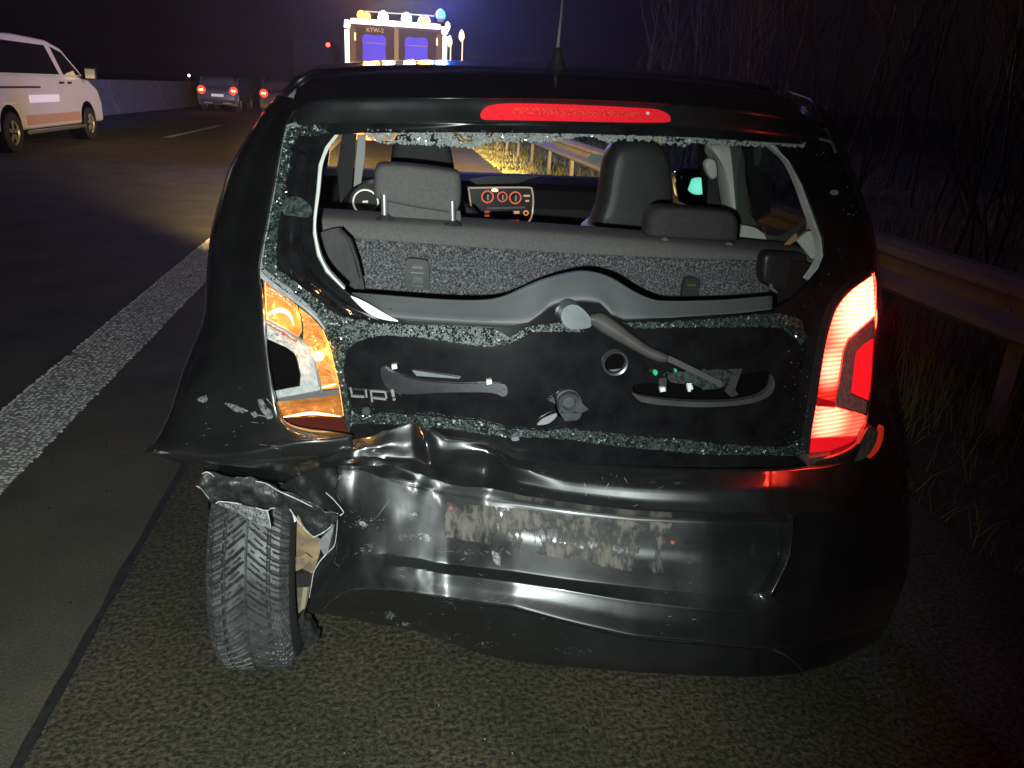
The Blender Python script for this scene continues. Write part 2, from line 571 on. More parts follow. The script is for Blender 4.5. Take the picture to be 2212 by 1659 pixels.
# bare saplings and reeds behind the rail
def sapling_mesh(i):
    rnd = random.Random(90 + i)
    hgt = rnd.uniform(3.5, 6.5)
    path, r = [], []
    x = y = 0.0
    for k in range(9):
        t = k / 8
        path.append((x, y, t * hgt))
        r.append(0.017 * (1 - t) ** .8 + .003)
        x += rnd.uniform(-.10, .10)
        y += rnd.uniform(-.10, .10)
    trunk = tube(path, r, 5)
    br = []
    for k in range(26):
        t = rnd.uniform(.12, .97)
        j = min(7, int(t * 8))
        b = Vector(path[j]).lerp(Vector(path[j + 1]), t * 8 - j)
        az = rnd.uniform(0, 6.3)
        ln = rnd.uniform(.4, 1.3) * (1.15 - t * .6)
        p1 = b + Vector((math.cos(az) * ln * .3, math.sin(az) * ln * .3, ln * .55))
        p2 = b + Vector((math.cos(az) * ln * .45, math.sin(az) * ln * .45, ln * 1.05))
        br.append(tube([b, p1, p2], [.009, .006, .0025], 4))
        for q in range(2):
            e = p1.lerp(p2, rnd.random()) 
            a2 = rnd.uniform(0, 6.3)
            br.append(tube([e, e + Vector((math.cos(a2) * .13, math.sin(a2) * .13, rnd.uniform(.15, .4)))], [.004, .0015], 3))
    def me(n, g):
        m = bpy.data.meshes.new(n)
        m.from_pydata([tuple(v) for v in g[0]], [], g[1])
        m.materials.append(bark)
        return m
    return me('trunk', trunk), me('crown', join(*br))
SAP = [sapling_mesh(i) for i in range(6)]
for k in range(95):
    x = 4.6 + random.random() ** 1.2 * 8
    y = 2.5 + random.random() * 15
    t = thing('bare_sapling', 'thin leafless sapling in the dark thicket behind the guardrail', 'tree', (x, y, bank(x, y) - .05), random.uniform(0, 6.3), 'saplings of the thicket behind the guardrail')
    t.scale = (1, 1, random.uniform(.7, 1.15))
    a, b = SAP[k % 6]
    for n, m in (('trunk', a), ('crown', b)):
        link(bpy.data.objects.new(n, m), t)

# barrier in the central reservation
bar = thing('median_barrier', 'pale concrete barrier of the central reservation tinted blue by the beacon', 'barrier', (-9.75, 0, 0))
bp_ = [(-0.30, 0), (-0.30, 0.08), (-0.16, 0.42), (-0.10, 1.12), (0.10, 1.12), (0.16, 0.42), (0.30, 0.08), (0.30, 0)]
for k in range(22):
    y0 = 6 + 6 * k
    o = mesh('segment', *prism([(a, z) for a, z in bp_], y0, y0 + 5.98, 'Y'), concrete, bar, smooth=False)
    bevel(o, 0.015, 1)

# ================================================================== THE WRECKED CAR
car = thing('wrecked_hatchback', 'small black hatchback with shattered rear window and crushed rear corner on the hard shoulder', 'car', (XC, 1.7, 0))
car.location = (0, 0, 0)

def crumple(V, amp, freq, wf, seed=0.0, ridged=True):
    out = []
    for p in V:
        w = wf(p)
        if w > 0:
            n = noise.fractal(p * freq + Vector((seed, seed, seed)), 1.0, 2.0, 3)
            if ridged:
                n = 0.5 - abs(n) * 1.6
            n2 = noise.noise(p * freq * .6 + Vector((9, seed, 3)))
            p = p + Vector((n2 * .3, n, n * .4)) * (amp * w)
        out.append(p)
    return out
hitw = lambda p: clamp((0.22 - p.x) / 0.30)

# ---- bumper -----------------------------------------------------------------
R1 = [(690,968,1.455),(760,952,1.44),(830,934,1.43),(890,916,1.425),(915,921,1.415),(960,946,1.39),(1050,960,1.3854),(1113,988,1.385),(1220,1000,1.36),(1370,1012,1.33),(1530,1018,1.305),(1650,1018,1.3),(1685,1017,1.314),(1708,1016,1.324),(1790,1008,1.385),(1872,985,1.5091),(1930,950,1.6829)]
R0 = [(u, v - 6, Y + .05) for u, v, Y in R1]
R2 = [(690,985,1.43),(760,974,1.405),(830,966,1.405),(893,955,1.41),(920,950,1.385),(960,974,1.385),(1050,978,1.3704),(1113,1008,1.35),(1220,1036,1.315),(1370,1050,1.275),(1530,1056,1.245),(1650,1056,1.245),(1685,1056,1.259),(1708,1056,1.269),(1790,1056,1.34),(1874,1050,1.4797),(1940,1030,1.6753)]
R2b = [(690,998,1.43),(760,989,1.4),(830,990,1.405),(897,990,1.4),(928,1000,1.375),(962,1012,1.3954),(1050,1018,1.4004),(1113,1038,1.35),(1220,1064,1.3),(1370,1080,1.26),(1530,1085,1.23),(1650,1085,1.23),(1685,1085,1.244),(1708,1085,1.254),(1790,1085,1.325),(1876,1082,1.4752),(1948,1072,1.6772)]
R3 = [(690,1008,1.415),(760,1000,1.385),(830,1006,1.37),(900,1022,1.355),(935,1033,1.345),(968,1040,1.3464),(1045,1054,1.34),(1113,1067,1.315),(1220,1085,1.28),(1370,1102,1.242),(1530,1108,1.215),(1650,1107,1.215),(1685,1106,1.229),(1708,1106,1.239),(1790,1107,1.31),(1880,1110,1.4712),(1955,1110,1.6788)]
R4 = [(690,1016,1.45),(760,1014,1.477),(830,1030,1.457),(900,1050,1.442),(935,1058,1.432),(968,1066,1.4284),(1045,1078,1.427),(1113,1088,1.407),(1220,1104,1.372),(1370,1120,1.337),(1530,1126,1.307),(1650,1127,1.316),(1688,1128,1.321),(1712,1124,1.2354),(1790,1122,1.315),(1880,1122,1.4712),(1957,1120,1.6793)]
R5 = [(705,1110,1.47),(760,1110,1.438),(830,1115,1.413),(900,1130,1.393),(935,1135,1.386),(968,1140,1.3794),(1045,1150,1.383),(1113,1160,1.378),(1220,1175,1.348),(1370,1195,1.313),(1530,1205,1.283),(1640,1208,1.2891),(1681,1206,1.297),(1704,1203,1.24),(1782,1190,1.3085),(1874,1188,1.4547),(1957,1178,1.6793)]
R6 = [(690,1196,1.475),(760,1190,1.396),(830,1198,1.366),(900,1209,1.343),(935,1214,1.336),(968,1219,1.3294),(1045,1228,1.333),(1113,1236,1.328),(1220,1252,1.298),(1370,1270,1.261),(1530,1285,1.231),(1612,1288,1.2379),(1640,1280,1.2371),(1664,1284,1.218),(1770,1260,1.2962),(1870,1250,1.4435),(1955,1240,1.6788)]
R7 = [(682,1222,1.461),(760,1208,1.386),(830,1218,1.351),(900,1230,1.324),(935,1236,1.316),(968,1241,1.3074),(1045,1249,1.309),(1113,1258,1.304),(1220,1275,1.273),(1370,1300,1.236),(1530,1318,1.209),(1618,1320,1.2077),(1655,1315,1.2138),(1690,1312,1.2296),(1775,1290,1.2978),(1870,1275,1.4361),(1950,1265,1.6752)]
R7b = [(676,1255,1.441),(755,1240,1.371),(830,1245,1.336),(898,1256,1.311),(935,1262,1.301),(968,1267,1.2924),(1043,1276,1.2926),(1113,1286,1.288),(1220,1308,1.258),(1370,1338,1.221),(1530,1353,1.1992),(1618,1357,1.2014),(1655,1355,1.211),(1690,1352,1.2282),(1772,1335,1.3018),(1860,1318,1.4358),(1935,1302,1.6693)]
R8 = [(672,1288,1.422),(748,1274,1.362),(830,1272,1.327),(895,1280,1.302),(935,1287,1.29),(968,1292,1.2814),(1042,1302,1.2815),(1113,1311,1.278),(1220,1340,1.248),(1370,1374,1.212),(1530,1388,1.1946),(1618,1395,1.1999),(1655,1398,1.2108),(1690,1394,1.2292),(1770,1380,1.3116),(1850,1360,1.438),(1920,1340,1.661)]
R9 = [(u, v + 8, Y + .026) for u, v, Y in R8]
R11 = [(666,1318,1.492),(748,1338,1.462),(830,1352,1.432),(893,1363,1.407),(935,1375,1.387),(968,1386,1.3734),(1042,1413,1.3515),(1113,1428,1.337),(1220,1441,1.292),(1370,1453,1.247),(1530,1460,1.2179),(1620,1462,1.2184),(1675,1460,1.2386),(1720,1456,1.2675),(1790,1438,1.3402),(1850,1410,1.4578),(1900,1380,1.6611)]
R10 = [((a[0] + b[0]) / 2, (a[1] + b[1]) / 2, (a[2] + b[2]) / 2 - .004) for a, b in zip(R9, R11)]
def mixr(A, B, t):
    return [tuple(a[i] + (b[i] - a[i]) * t for i in range(3)) for a, b in zip(A, B)]
def hold(r, a=.5, b_=.5):          # tight columns either side of the recess edge keep it crisp
    j = 12
    return r[:j] + [tuple(r[j - 1][i] + (r[j][i] - r[j - 1][i]) * a for i in range(3))] + r[j:j + 2] + [tuple(r[j + 1][i] + (r[j + 2][i] - r[j + 1][i]) * b_ for i in range(3))] + r[j + 2:]
rows = px_rows([hold(r, *((.86, .10) if 9 <= k <= 15 else (.5, .5))) for k, r in enumerate((R0, mixr(R0, R1, .8), R1, mixr(R1, R2, .15), R2, R2b, mixr(R3, R2b, .12), R3, mixr(R3, R4, .2), mixr(R3, R4, .85), R4, mixr(R4, R5, .07), R5, mixr(R6, R5, .08), R6, mixr(R6, R7, .75), R7, mixr(R7, R7b, .2), R7b, mixr(R8, R7b, .12), R8, mixr(R8, R9, .7), R9, mixr(R9, R10, .10), R10, R11))])
rows.append([p + Vector((0, 0.12, 0.012)) for p in rows[-1]])
V, Fc = loft_v(rows, 7, 4, 0.28, 0.24)
def bump_w(p):
    return hitw(p) * 0.55 + (0.35 if p.z > .66 and p.x < .26 else 0)
V = crumple(V, 0.012, 9.5, bump_w, 3.1)
V = crumple(V, 0.004, 24, lambda p: hitw(p) * .8, 1.3)
V = [p + Vector((0, 0.0022 * noise.noise(p * 3.3) + 0.0006 * noise.noise(p * 14), 0)) for p in V]
bumper = mesh('bumper', V, Fc, paint, car)
BV, BF = V, Fc

# ---- quarter panels ----------------------------------------------------------
QL = [
 [(600,205,2.30),(607,207,1.86),(625,212,1.77),(645,222,1.70),(652,226,1.72)],
 [(566,245,2.30),(570,247,1.86),(597,254,1.76),(617,268,1.68),(622,271,1.70)],
 [(501,350,2.30),(505,353,1.83),(552,344,1.72),(600,332,1.635),(605,332,1.66)],
 [(479,413,2.30),(483,415,1.81),(537,408,1.69),(588,402,1.605),(593,402,1.63)],
 [(457,497,2.30),(461,498,1.79),(520,490,1.66),(573,481,1.575),(578,481,1.60)],
 [(446,595,2.30),(450,597,1.77),(506,590,1.625),(556,578,1.535),(561,578,1.56)],
 [(443,658,2.25),(447,660,1.76),(506,655,1.605),(563,642,1.51),(568,642,1.56)],
 [(437,698,2.20),(440,700,1.76),(509,715,1.585),(569,720,1.49),(574,720,1.55)],
 [(419,748,2.15),(421,749,1.755),(506,770,1.575),(577,790,1.48),(582,790,1.54)],
 [(395,811,2.10),(396,812,1.71),(497,832,1.55),(586,850,1.47),(592,850,1.53)],
 [(373,883,2.00),(374,884,1.63),(490,888,1.52),(598,898,1.456),(604,896,1.51)],
 [(342,948,1.95),(344,948,1.545),(488,930,1.485),(612,924,1.438),(640,921,1.475)],
 [(316,977,1.75),(318,976,1.485),(482,966,1.445),(640,946,1.415),(754,938,1.43)],
 [(325,981,1.75),(330,983,1.49),(478,986,1.43),(650,962,1.40),(760,950,1.42)],
 [(338,986,1.80),(345,988,1.55),(472,1006,1.47),(655,1000,1.43),(770,985,1.43)],
 [(350,988,1.95),(360,990,1.78),(480,1022,1.62),(640,1045,1.56),(770,1020,1.52)],
]
V, Fc = loft_v(px_rows(QL), 9, 6, 0.42, 0.40)
V = crumple(V, 0.010, 5.0, lambda p: clamp((0.86 - p.z) / 0.16) * 0.8, 7.7)
o = mesh('quarter_panel', V, Fc, paint, car, label='crushed quarter panel flared out over the bare wheel')
solid(o, 0.0015)
QV, QF = V, Fc
QR = [
 [(1700,196,2.30),(1748,213,1.88),(1765,235,1.80),(1778,262,1.73),(1772,262,1.75)],
 [(1800,256,2.30),(1803,258,1.86),(1802,280,1.77),(1801,303,1.69),(1796,303,1.71)],
 [(1825,320,2.30),(1826,321,1.83),(1824,340,1.75),(1821,352,1.66),(1816,352,1.68)],
 [(1852,398,2.30),(1854,399,1.81),(1850,398,1.72),(1844,398,1.63),(1839,398,1.65)],
 [(1879,477,2.30),(1881,477,1.79),(1876,478,1.69),(1869,479,1.59),(1864,479,1.61)],
 [(1895,555,2.30),(1897,555,1.78),(1895,560,1.66),(1889,563,1.545),(1884,563,1.57)],
 [(1902,633,2.28),(1905,633,1.77),(1902,633,1.64),(1894,633,1.52),(1889,633,1.55)],
 [(1908,720,2.20),(1910,720,1.765),(1904,720,1.63),(1891,722,1.505),(1886,722,1.54)],
 [(1913,820,2.15),(1915,820,1.765),(1903,822,1.625),(1885,824,1.50),(1880,824,1.53)],
 [(1925,890,2.10),(1925,892,1.765),(1905,894,1.62),(1877,896,1.50),(1872,896,1.53)],
 [(1936,940,2.05),(1938,940,1.765),(1905,950,1.61),(1862,958,1.475),(1840,950,1.50)],
 [(1944,985,2.05),(1946,985,1.765),(1900,1000,1.60),(1835,985,1.445),(1752,992,1.44)],
 [(1950,1020,2.05),(1952,1020,1.77),(1895,1030,1.60),(1830,1004,1.45),(1745,1006,1.42)],
]
V, Fc = loft_v(px_rows(QR), 7, 6, 0.42, 0.40)
o = mesh('quarter_panel', V, Fc, paint, car)
solid(o, 0.0015)

# ---- roof and rear spoiler ----------------------------------------------------
def lean(x):
    return 0.022 * (x - XC)
def zroof(x, Y):
    dx = (x - XC) / 0.70
    t = lerp_table([(1.75, 1.447), (1.85, 1.464), (2.0, 1.482), (2.25, 1.500), (2.6, 1.508), (3.0, 1.500), (3.3, 1.468)], Y)
    return t + lean(x) - 0.022 * dx * dx - 0.034 * abs(dx) ** 5
rows = []
for Y in (1.765, 1.80, 1.85, 1.92, 2.0, 2.12, 2.25, 2.45, 2.7, 3.0, 3.3):
    hw = lerp_table([(1.76, 0.60), (2.0, 0.625), (2.4, 0.64), (3.3, 0.60)], Y)
    r = []
    for k in range(25):
        s = -1 + 2 * k / 24
        x = XC + hw * s
        yy = Y + (0.07 * s * s if Y < 2.0 else 0)
        r.append(Vector((x, yy, zroof(x, Y) - (0.0 if abs(s) < 1 else 0.03))))
    rows.append(r)
V, Fc = loft_v(rows, 2, 3, 0.5, 0.5)
roof = mesh('roof', V, Fc, paint, car)
solid(roof, 0.012, -1)
S0 = [(640,200,1.83),(677,185,1.79),(749,172,1.765),(824,167,1.755),(949,164,1.75),(1100,166,1.75),(1240,170,1.75),(1380,178,1.75),(1510,189,1.755),(1620,204,1.77),(1700,222,1.79),(1760,246,1.83)]
S2 = [(626,240,1.70),(686,217,1.635),(760,213,1.61),(830,211,1.60),(949,210,1.585),(1100,211,1.58),(1240,213,1.58),(1380,219,1.585),(1510,228,1.595),(1620,239,1.61),(1710,256,1.64),(1786,286,1.70)]
S1 = [((a[0] + b[0]) / 2, a[1] * .45 + b[1] * .55 - 5, (a[2] + b[2]) / 2) for a, b in zip(S0, S2)]
S3 = [(u, v + 5, Y + .010) for u, v, Y in S2]
S5 = [(616,274,1.70),(670,267,1.655),(760,264,1.635),(830,263,1.625),(949,264,1.615),(1100,266,1.61),(1240,268,1.61),(1380,272,1.615),(1510,278,1.625),(1620,286,1.635),(1715,296,1.66),(1800,310,1.70)]
S4 = [((a[0] + b[0]) / 2, (a[1] + b[1]) / 2, (a[2] + b[2]) / 2 - .002) for a, b in zip(S3, S5)]
S6 = [(u, v + 5, Y + .02) for u, v, Y in S5]
Sm = [(u, v - 5, Y + .02) for u, v, Y in S0]
V, Fc = loft_v(px_rows([Sm, S0, S1, S2, S3, S4, S5, S6]), 5, 5, 0.5, 0.4)
spoiler = mesh('spoiler', V, Fc, paint, car)
solid(spoiler, 0.002, 0)

# third brake light
red_lens = bpy.data.materials.new('brake_lens')
red_lens.use_nodes = True
nt = red_lens.node_tree
b = nt.nodes['Principled BSDF']
tc = nt.nodes.new('ShaderNodeTexCoord')
wv = nt.nodes.new('ShaderNodeTexVoronoi')
wv.inputs['Scale'].default_value = 420
rp = nt.nodes.new('ShaderNodeValToRGB')
rp.color_ramp.elements[0].color = (0.95, 0.03, 0.045, 1)
rp.color_ramp.elements[1].color = (0.55, 0.010, 0.018, 1)
rp.color_ramp.elements[1].position = 0.75
nt.links.new(tc.outputs['Object'], wv.inputs['Vector'])
nt.links.new(wv.outputs['Distance'], rp.inputs['Fac'])
nt.links.new(rp.outputs['Color'], b.inputs['Base Color'])
b.inputs['Roughness'].default_value = 0.22
b.inputs['Coat Weight'].default_value = 0.5
b.inputs['Emission Color'].default_value = (1, 0.02, 0.03, 1)
b.inputs['Emission Strength'].default_value = 0.28
def onS(off):
    bv = BVHTree.FromPolygons(V, Fc)
    def f(u, v):
        h = bv.ray_cast(CAM, ray(u, v).normalized())[0]
        return (h if h else P(u, v, 1.6)) + Vector((0, off, 0))
    return f
bl = smooth_poly([(1037,250),(1042,238),(1060,227),(1110,223),(1240,226),(1380,233),(1420,237),(1440,246),(1446,256),(1436,264),(1340,264),(1200,261),(1080,259),(1045,258)], 3)
fS = onS(-0.008)
mesh('brake_light', *sheet(bl, [], fS, 12, 0.010), red_lens, car, smooth=False)
led_row = M('led_grid', (0.50, 0.012, 0.015), 0.35, vary=(300, (0.9, 0.05, 0.04), 0.08), emit=(1, 0.03, 0.02), es=0.12)
mesh('led_strip', *sheet([(1105,232),(1240,235),(1380,241),(1380,251),(1240,248),(1105,245)], [], onS(-0.010), 12, 0.003), led_row, car, smooth=False)
mesh('rivet', *sheet(smooth_poly([(1392,244),(1396,241),(1400,244),(1396,248)], 3), [], onS(-0.011), 3, 0.002), white_clip, car)

# antenna
ab = P(1203, 146, 1.99)
ab.z = zroof(ab.x, 1.99) - .004
mesh('antenna_base', *lathe([(-0.005, 0.030), (0.0, 0.028), (0.012, 0.020), (0.030, 0.012), (0.048, 0.008), (0.052, 0.0)], 16, 'Z', ab), black_plastic, car)
rod = spline([ab + Vector((0, 0, .045)), P(1206, 92, 2.0), P(1211, 45, 2.04), P(1217, -25, 2.14)], 8)
mesh('antenna_rod', *tube(rod, [0.0042 - 0.0022 * i / len(rod) for i in range(len(rod))], 8), M('antenna_rubber', (0.30, 0.25, 0.27), 0.3), car)

# ---- tailgate -----------------------------------------------------------------
LAMP_L = [(748,940),(742,893),(733,830),(722,787),(713,749),(697,709),(678,687),(647,660),(600,624),(566,600),(556,584)]
outer = [(556,584),(573,481),(588,402),(600,332),(617,268),(670,262),(830,258),(1100,260),(1380,266),(1620,280),(1740,296),(1801,303),(1821,352),(1844,398),(1869,479),(1889,563),(1884,640),(1876,760),(1862,890),(1840,950),(1760,985),(1744,1016),(1530,1024),(1370,1018),(1220,1006),(1113,994),(1050,966),(960,952),(915,930),(890,926),(830,942),(760,954),(748,940)] + LAMP_L[1:-1]
hole = [(724,290),(702,318),(688,356),(683,415),(677,469),(676,505),(685,553),(703,589),(739,626),(779,655),(828,684),(880,697),(1000,704),(1100,708),(1142,700),(1165,684),(1185,668),(1215,655),(1260,652),(1295,655),(1320,680),(1350,692),(1450,690),(1600,680),(1668,672),(1708,649),(1752,606),(1772,582),(1783,555),(1779,516),(1759,461),(1736,399),(1708,348),(1668,306),(1500,290),(1300,282),(1100,278),(900,278),(780,280)]
circ = lambda u, v, a, b_, n=18: [(u + a * math.cos(2 * math.pi * i / n), v + b_ * math.sin(2 * math.pi * i / n)) for i in range(n)]
hole_round = circ(1330, 786, 23, 24)
hole_slot = smooth_poly([(1368,845),(1375,830),(1440,826),(1560,815),(1650,800),(1668,812),(1668,835),(1640,856),(1560,868),(1470,868),(1395,862)], 3)
hole_lock = circ(1228, 876, 30, 32)
hole_mid = smooth_poly([(845,790),(900,800),(1000,812),(1020,806),(1092,822),(1094,846),(1060,846),(960,836),(880,828)], 3)
tg_fn = onG(0.014)
mesh('tailgate', *sheet(outer, [hole, hole_round, hole_slot, hole_lock], tg_fn, 26, 0.010), gloss_black, car)
TV, TF = car.children[-1].data, None
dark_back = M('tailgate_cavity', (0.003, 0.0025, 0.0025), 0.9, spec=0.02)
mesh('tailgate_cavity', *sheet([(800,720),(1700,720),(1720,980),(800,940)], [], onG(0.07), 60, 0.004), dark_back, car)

# painted steel sill of the opening on the hit side: a bent, glossy return
bend = [[(620,300),(655,330),(690,312)],[(606,380),(640,400),(683,400)],[(598,460),(630,475),(672,470)],[(592,520),(628,535),(672,528)],[(600,572),(645,585),(690,578)],[(650,616),(690,622),(730,628)],[(700,652),(740,658),(785,664)],[(760,688),(800,688),(838,692)]]
rows = []
for r in bend:
    q = [on(SG, *r[0], 0.010), on(SG, (r[0][0] + r[1][0]) / 2, (r[0][1] + r[1][1]) / 2, 0.002), on(SG, *r[1], -0.006), on(SG, (r[2][0] + r[1][0]) / 2, (r[2][1] + r[1][1]) / 2, 0.010), on(SG, *r[2], 0.045)]
    rows.append(q)
V, Fc = loft_v(rows, 6, 8, 0.5, 0.5)
V = crumple(V, 0.006, 9, lambda p: 1.0, 4.4)
solid(mesh('tailgate_flange', V, Fc, gloss_black, car), 0.0015)

# pale primer / seal round the opening
def ribbon(path, w, fn, mat, name, t=0.002, parent=None, step=6):
    """strip of width w (survey units) along a path, laid by fn"""
    pts = [(p.x, p.y) for p in spline([Vector((a, b, 0)) for a, b in path], step, 0.5)]
    L, R_ = [], []
    for i, p in enumerate(pts):
        q0, q1 = pts[max(0, i - 1)], pts[min(len(pts) - 1, i + 1)]
        dx, dy = q1[0] - q0[0], q1[1] - q0[1]
        l = math.hypot(dx, dy) or 1
        ww = w(i / (len(pts) - 1)) if callable(w) else w
        L.append((p[0] - dy / l * ww, p[1] + dx / l * ww))
        R_.append((p[0] + dy / l * ww, p[1] - dx / l * ww))
    V = [fn(*p) for p in L] + [fn(*p) for p in R_]
    n = len(pts)
    Fc = [(i, i + 1, n + i + 1, n + i) for i in range(n - 1)]
    if t:
        m = len(V)
        V = V + [p + Vector((0, t, 0)) for p in V]
        Fc = Fc + [tuple(i + m for i in f[::-1]) for f in Fc] + [(i, i + m, i + 1 + m, i + 1) for i in range(n - 1)] + [(n + i, n + i + 1, n + i + 1 + m, n + i + m) for i in range(n - 1)]
    if name is None:
        return V, Fc
    return mesh(name, V, Fc, mat, parent or car)
ribbon([(728,290),(706,318),(692,356),(687,415),(681,469),(680,505),(689,553),(707,589),(742,626)], lambda t: 4.0 + 1.5 * math.sin(t * 9), onG(0.035), seal_white, 'opening_seal', 0.02)
ribbon([(758,640),(780,655),(805,672),(830,684),(860,694)], lambda t: 1 + 8 * math.sin(math.pi * t), onG(0.012), seal_white, 'bent_seal_flap', 0.003)
ribbon([(1665,313),(1706,348),(1733,399),(1756,461),(1776,516),(1780,555),(1768,582),(1748,606)], lambda t: 7.5 * math.sin(math.pi * (0.12 + .8 * t)) + .8, onG(0.035), seal_white, 'opening_seal', 0.025)

# inner trim of the tailgate: the grey wave
wave_top = [(748,632),(800,636),(945,647),(1033,649),(1086,641),(1156,611),(1209,594),(1262,586),(1314,598),(1367,629),(1402,645),(1438,651),(1550,649),(1668,640)]
wave_bot = [(800,668),(845,684),(980,694),(1100,700),(1142,699),(1160,690),(1178,671),(1199,656),(1244,650),(1286,652),(1308,665),(1325,685),(1350,694),(1450,690),(1560,684),(1672,671)]
def resample(path, n):
    pts = spline([Vector((a, b, 0)) for a, b in path], 10, .5)
    d = [0]
    for a, b in zip(pts, pts[1:]):
        d.append(d[-1] + (b - a).length)
    out = []
    j = 0
    for k in range(n):
        s = d[-1] * k / (n - 1)
        while j < len(pts) - 2 and d[j + 1] < s:
            j += 1
        out.append(pts[j].lerp(pts[j + 1], (s - d[j]) / max(1e-9, d[j + 1] - d[j])))
    return out
wt = sorted([(p.x, p.y) for p in spline([Vector((a, b, 0)) for a, b in wave_top], 12, .5)])
wb = sorted([(p.x, p.y) for p in spline([Vector((a, b, 0)) for a, b in wave_bot], 12, .5)])
rows = [[], [], [], [], [], []]
for k in range(90):
    u = 760 + (1668 - 760) * k / 89
    a, b_ = lerp_table(wt, u), lerp_table(wb, u)
    if b_ < a + 4:
        b_ = a + 4
    for i, (s, off) in enumerate(((-0.01, 0.16), (0.0, 0.10), (0.12, 0.088), (0.55, 0.062), (0.92, 0.040), (1.06, 0.050))):
        rows[i].append(on(SG, u, a + (b_ - a) * s, off))
V, Fc = loft_v(rows, 1, 4, .5, .45)
solid(mesh('tailgate_trim', V, Fc, trim_grey, car), 0.003)
mesh('trim_plug', *sheet(circ(842, 672, 7, 5), [], onG(0.052), 5, 0.004), cabin_dark, car)
# a second, lower ledge of the trim
mesh('trim_ledge', *sheet([(840,683),(980,694),(1100,700),(1140,700),(1135,712),(1090,716),(980,708),(850,697)], [], onG(0.045), 20, 0.004), cabin_dark, car)

# what stays of the shattered window: fringe of crazed glass crumbs
def mat_shard():
    m = M('shattered_glass', (0.010, 0.0135, 0.0128), 0.10, spec=0.9, vary=(120, (0.46, 0.54, 0.51), 0.05, 0.62))  # bright flecks in the colour stand in for glinting facets
    return m
shard = mat_shard()
crazed = M('crazed_glass_sheet', (0.010, 0.014, 0.013), 0.32, spec=0.4, vary=(110, (0.045, 0.062, 0.057), 0.14), bump=(170, 0.7, 0.003))
def crumbs(poly, n, off, size=(.0012, .0031), offr=.004, rnd=random):
    us = [p[0] for p in poly]
    vs = [p[1] for p in poly]
    V, Fc = [], []
    made = tries = 0
    while made < n and tries < n * 30:
        tries += 1
        u, v = rnd.uniform(min(us), max(us)), rnd.uniform(min(vs), max(vs))
        if not inside((u, v), poly):
            continue
        if noise.noise(Vector((u * .045, v * .045, 2.0))) + .5 * noise.noise(Vector((u * .16, v * .16, 7.0))) < rnd.uniform(-.55, .25):
            continue                     # crumbs cling in clumps
        c = on(SG, u, v, off - rnd.random() * offr)
        R_ = Matrix.Rotation(rnd.uniform(0, 6.3), 3, Vector((rnd.uniform(-1, 1), rnd.uniform(-1, 1), rnd.uniform(-1, 1))).normalized())
        s = rnd.uniform(*size)
        v_, f_ = box(c, (s * rnd.uniform(.7, 1.6), s * rnd.uniform(.5, 1), s * rnd.uniform(.7, 1.6)), R_)
        o_ = len(V)
        V += v_
        Fc += [tuple(i + o_ for i in q) for q in f_]
        made += 1
    return V, Fc
def rag(poly, amp):
    d = dense(poly, 5)
    return [(u + random.uniform(-amp, amp), v + random.uniform(-amp, amp)) for u, v in d]
curtain = [(782,287),(800,298),(822,309),(860,310),(887,311),(942,315),(986,319),(1033,317),(1051,309),(1090,306),(1124,308),(1186,305),(1240,295),(1280,294),(1311,307),(1345,300),(1373,302),(1420,304),(1471,318),(1494,309),(1560,313),(1631,314),(1670,314),(1733,318),(1740,305),(1500,293),(1250,285),(1000,283),(800,281)]
left_strip = [(620,272),(700,266),(720,285),(690,292),(645,294),(632,318),(628,360),(618,420),(604,480),(596,540),(598,580),(566,585),(576,490),(590,405),(602,332)]
left_diag = [(566,588),(598,580),(640,610),(690,650),(735,690),(760,700),(735,735),(715,745),(698,705),(660,668),(610,630)]
mid_left = [(690,668),(734,683),(822,699),(910,703),(981,705),(1068,710),(1100,728),(1142,706),(1209,696),(1262,703),(1262,716),(1149,717),(1100,742),(1051,749),(945,735),(903,728),(819,724),(770,738),(748,760),(742,800),(752,860),(768,900),(752,935),(742,890),(733,830),(722,787),(712,742)]
bottom_strip = [(752,880),(775,898),(830,892),(910,899),(1033,910),(1104,927),(1180,932),(1227,926),(1297,934),(1400,945),(1466,948),(1560,960),(1700,968),(1744,940),(1746,985),(1500,980),(1297,960),(1227,949),(1068,941),(981,928),(893,918),(756,914)]
right_band = [(1346,697),(1480,694),(1600,684),(1680,676),(1730,690),(1745,730),(1730,745),(1690,708),(1640,706),(1512,707),(1372,709)]
right_side = [(1690,700),(1740,690),(1785,600),(1830,560),(1870,500),(1846,420),(1822,360),(1800,312),(1745,312),(1775,360),(1815,470),(1800,560),(1750,640)]
right_low = [(1690,760),(1745,740),(1760,800),(1750,900),(1742,985),(1640,985),(1540,965),(1680,955),(1700,900),(1690,820)]
mesh('crazed_glass', *join(*[sheet(rag(p, 1.8), [], onG(0.004 + .0007 * i), 20, 0.004) for i, p in enumerate((left_strip, left_diag, mid_left, bottom_strip, right_band))]), crazed, car, smooth=False, kind='stuff')
mesh('glass_crumbs', *join(
    crumbs(left_strip, 900, 0.003), crumbs(left_diag, 420, 0.003), crumbs(mid_left, 1300, 0.003, offr=.005), crumbs(bottom_strip, 1500, 0.003, offr=.005),
    crumbs(right_band, 420, 0.003), crumbs(right_side, 130, 0.010, (.0010, .0024)), crumbs(right_low, 240, 0.008, (.0010, .0024))), shard, car, smooth=False, kind='stuff')
hang = thin_glass('hanging_crazed_glass', (0.80, 0.86, 0.80), 0.1, 0.2)
mesh('hanging_glass', *sheet(rag(curtain, 1.5), [], onG(0.008), 16, 0.004), hang, car, smooth=False)
clear_shard = M('clear_shard', (0.86, 0.93, 0.88), 0.16, trans=0.75, spec=0.9)
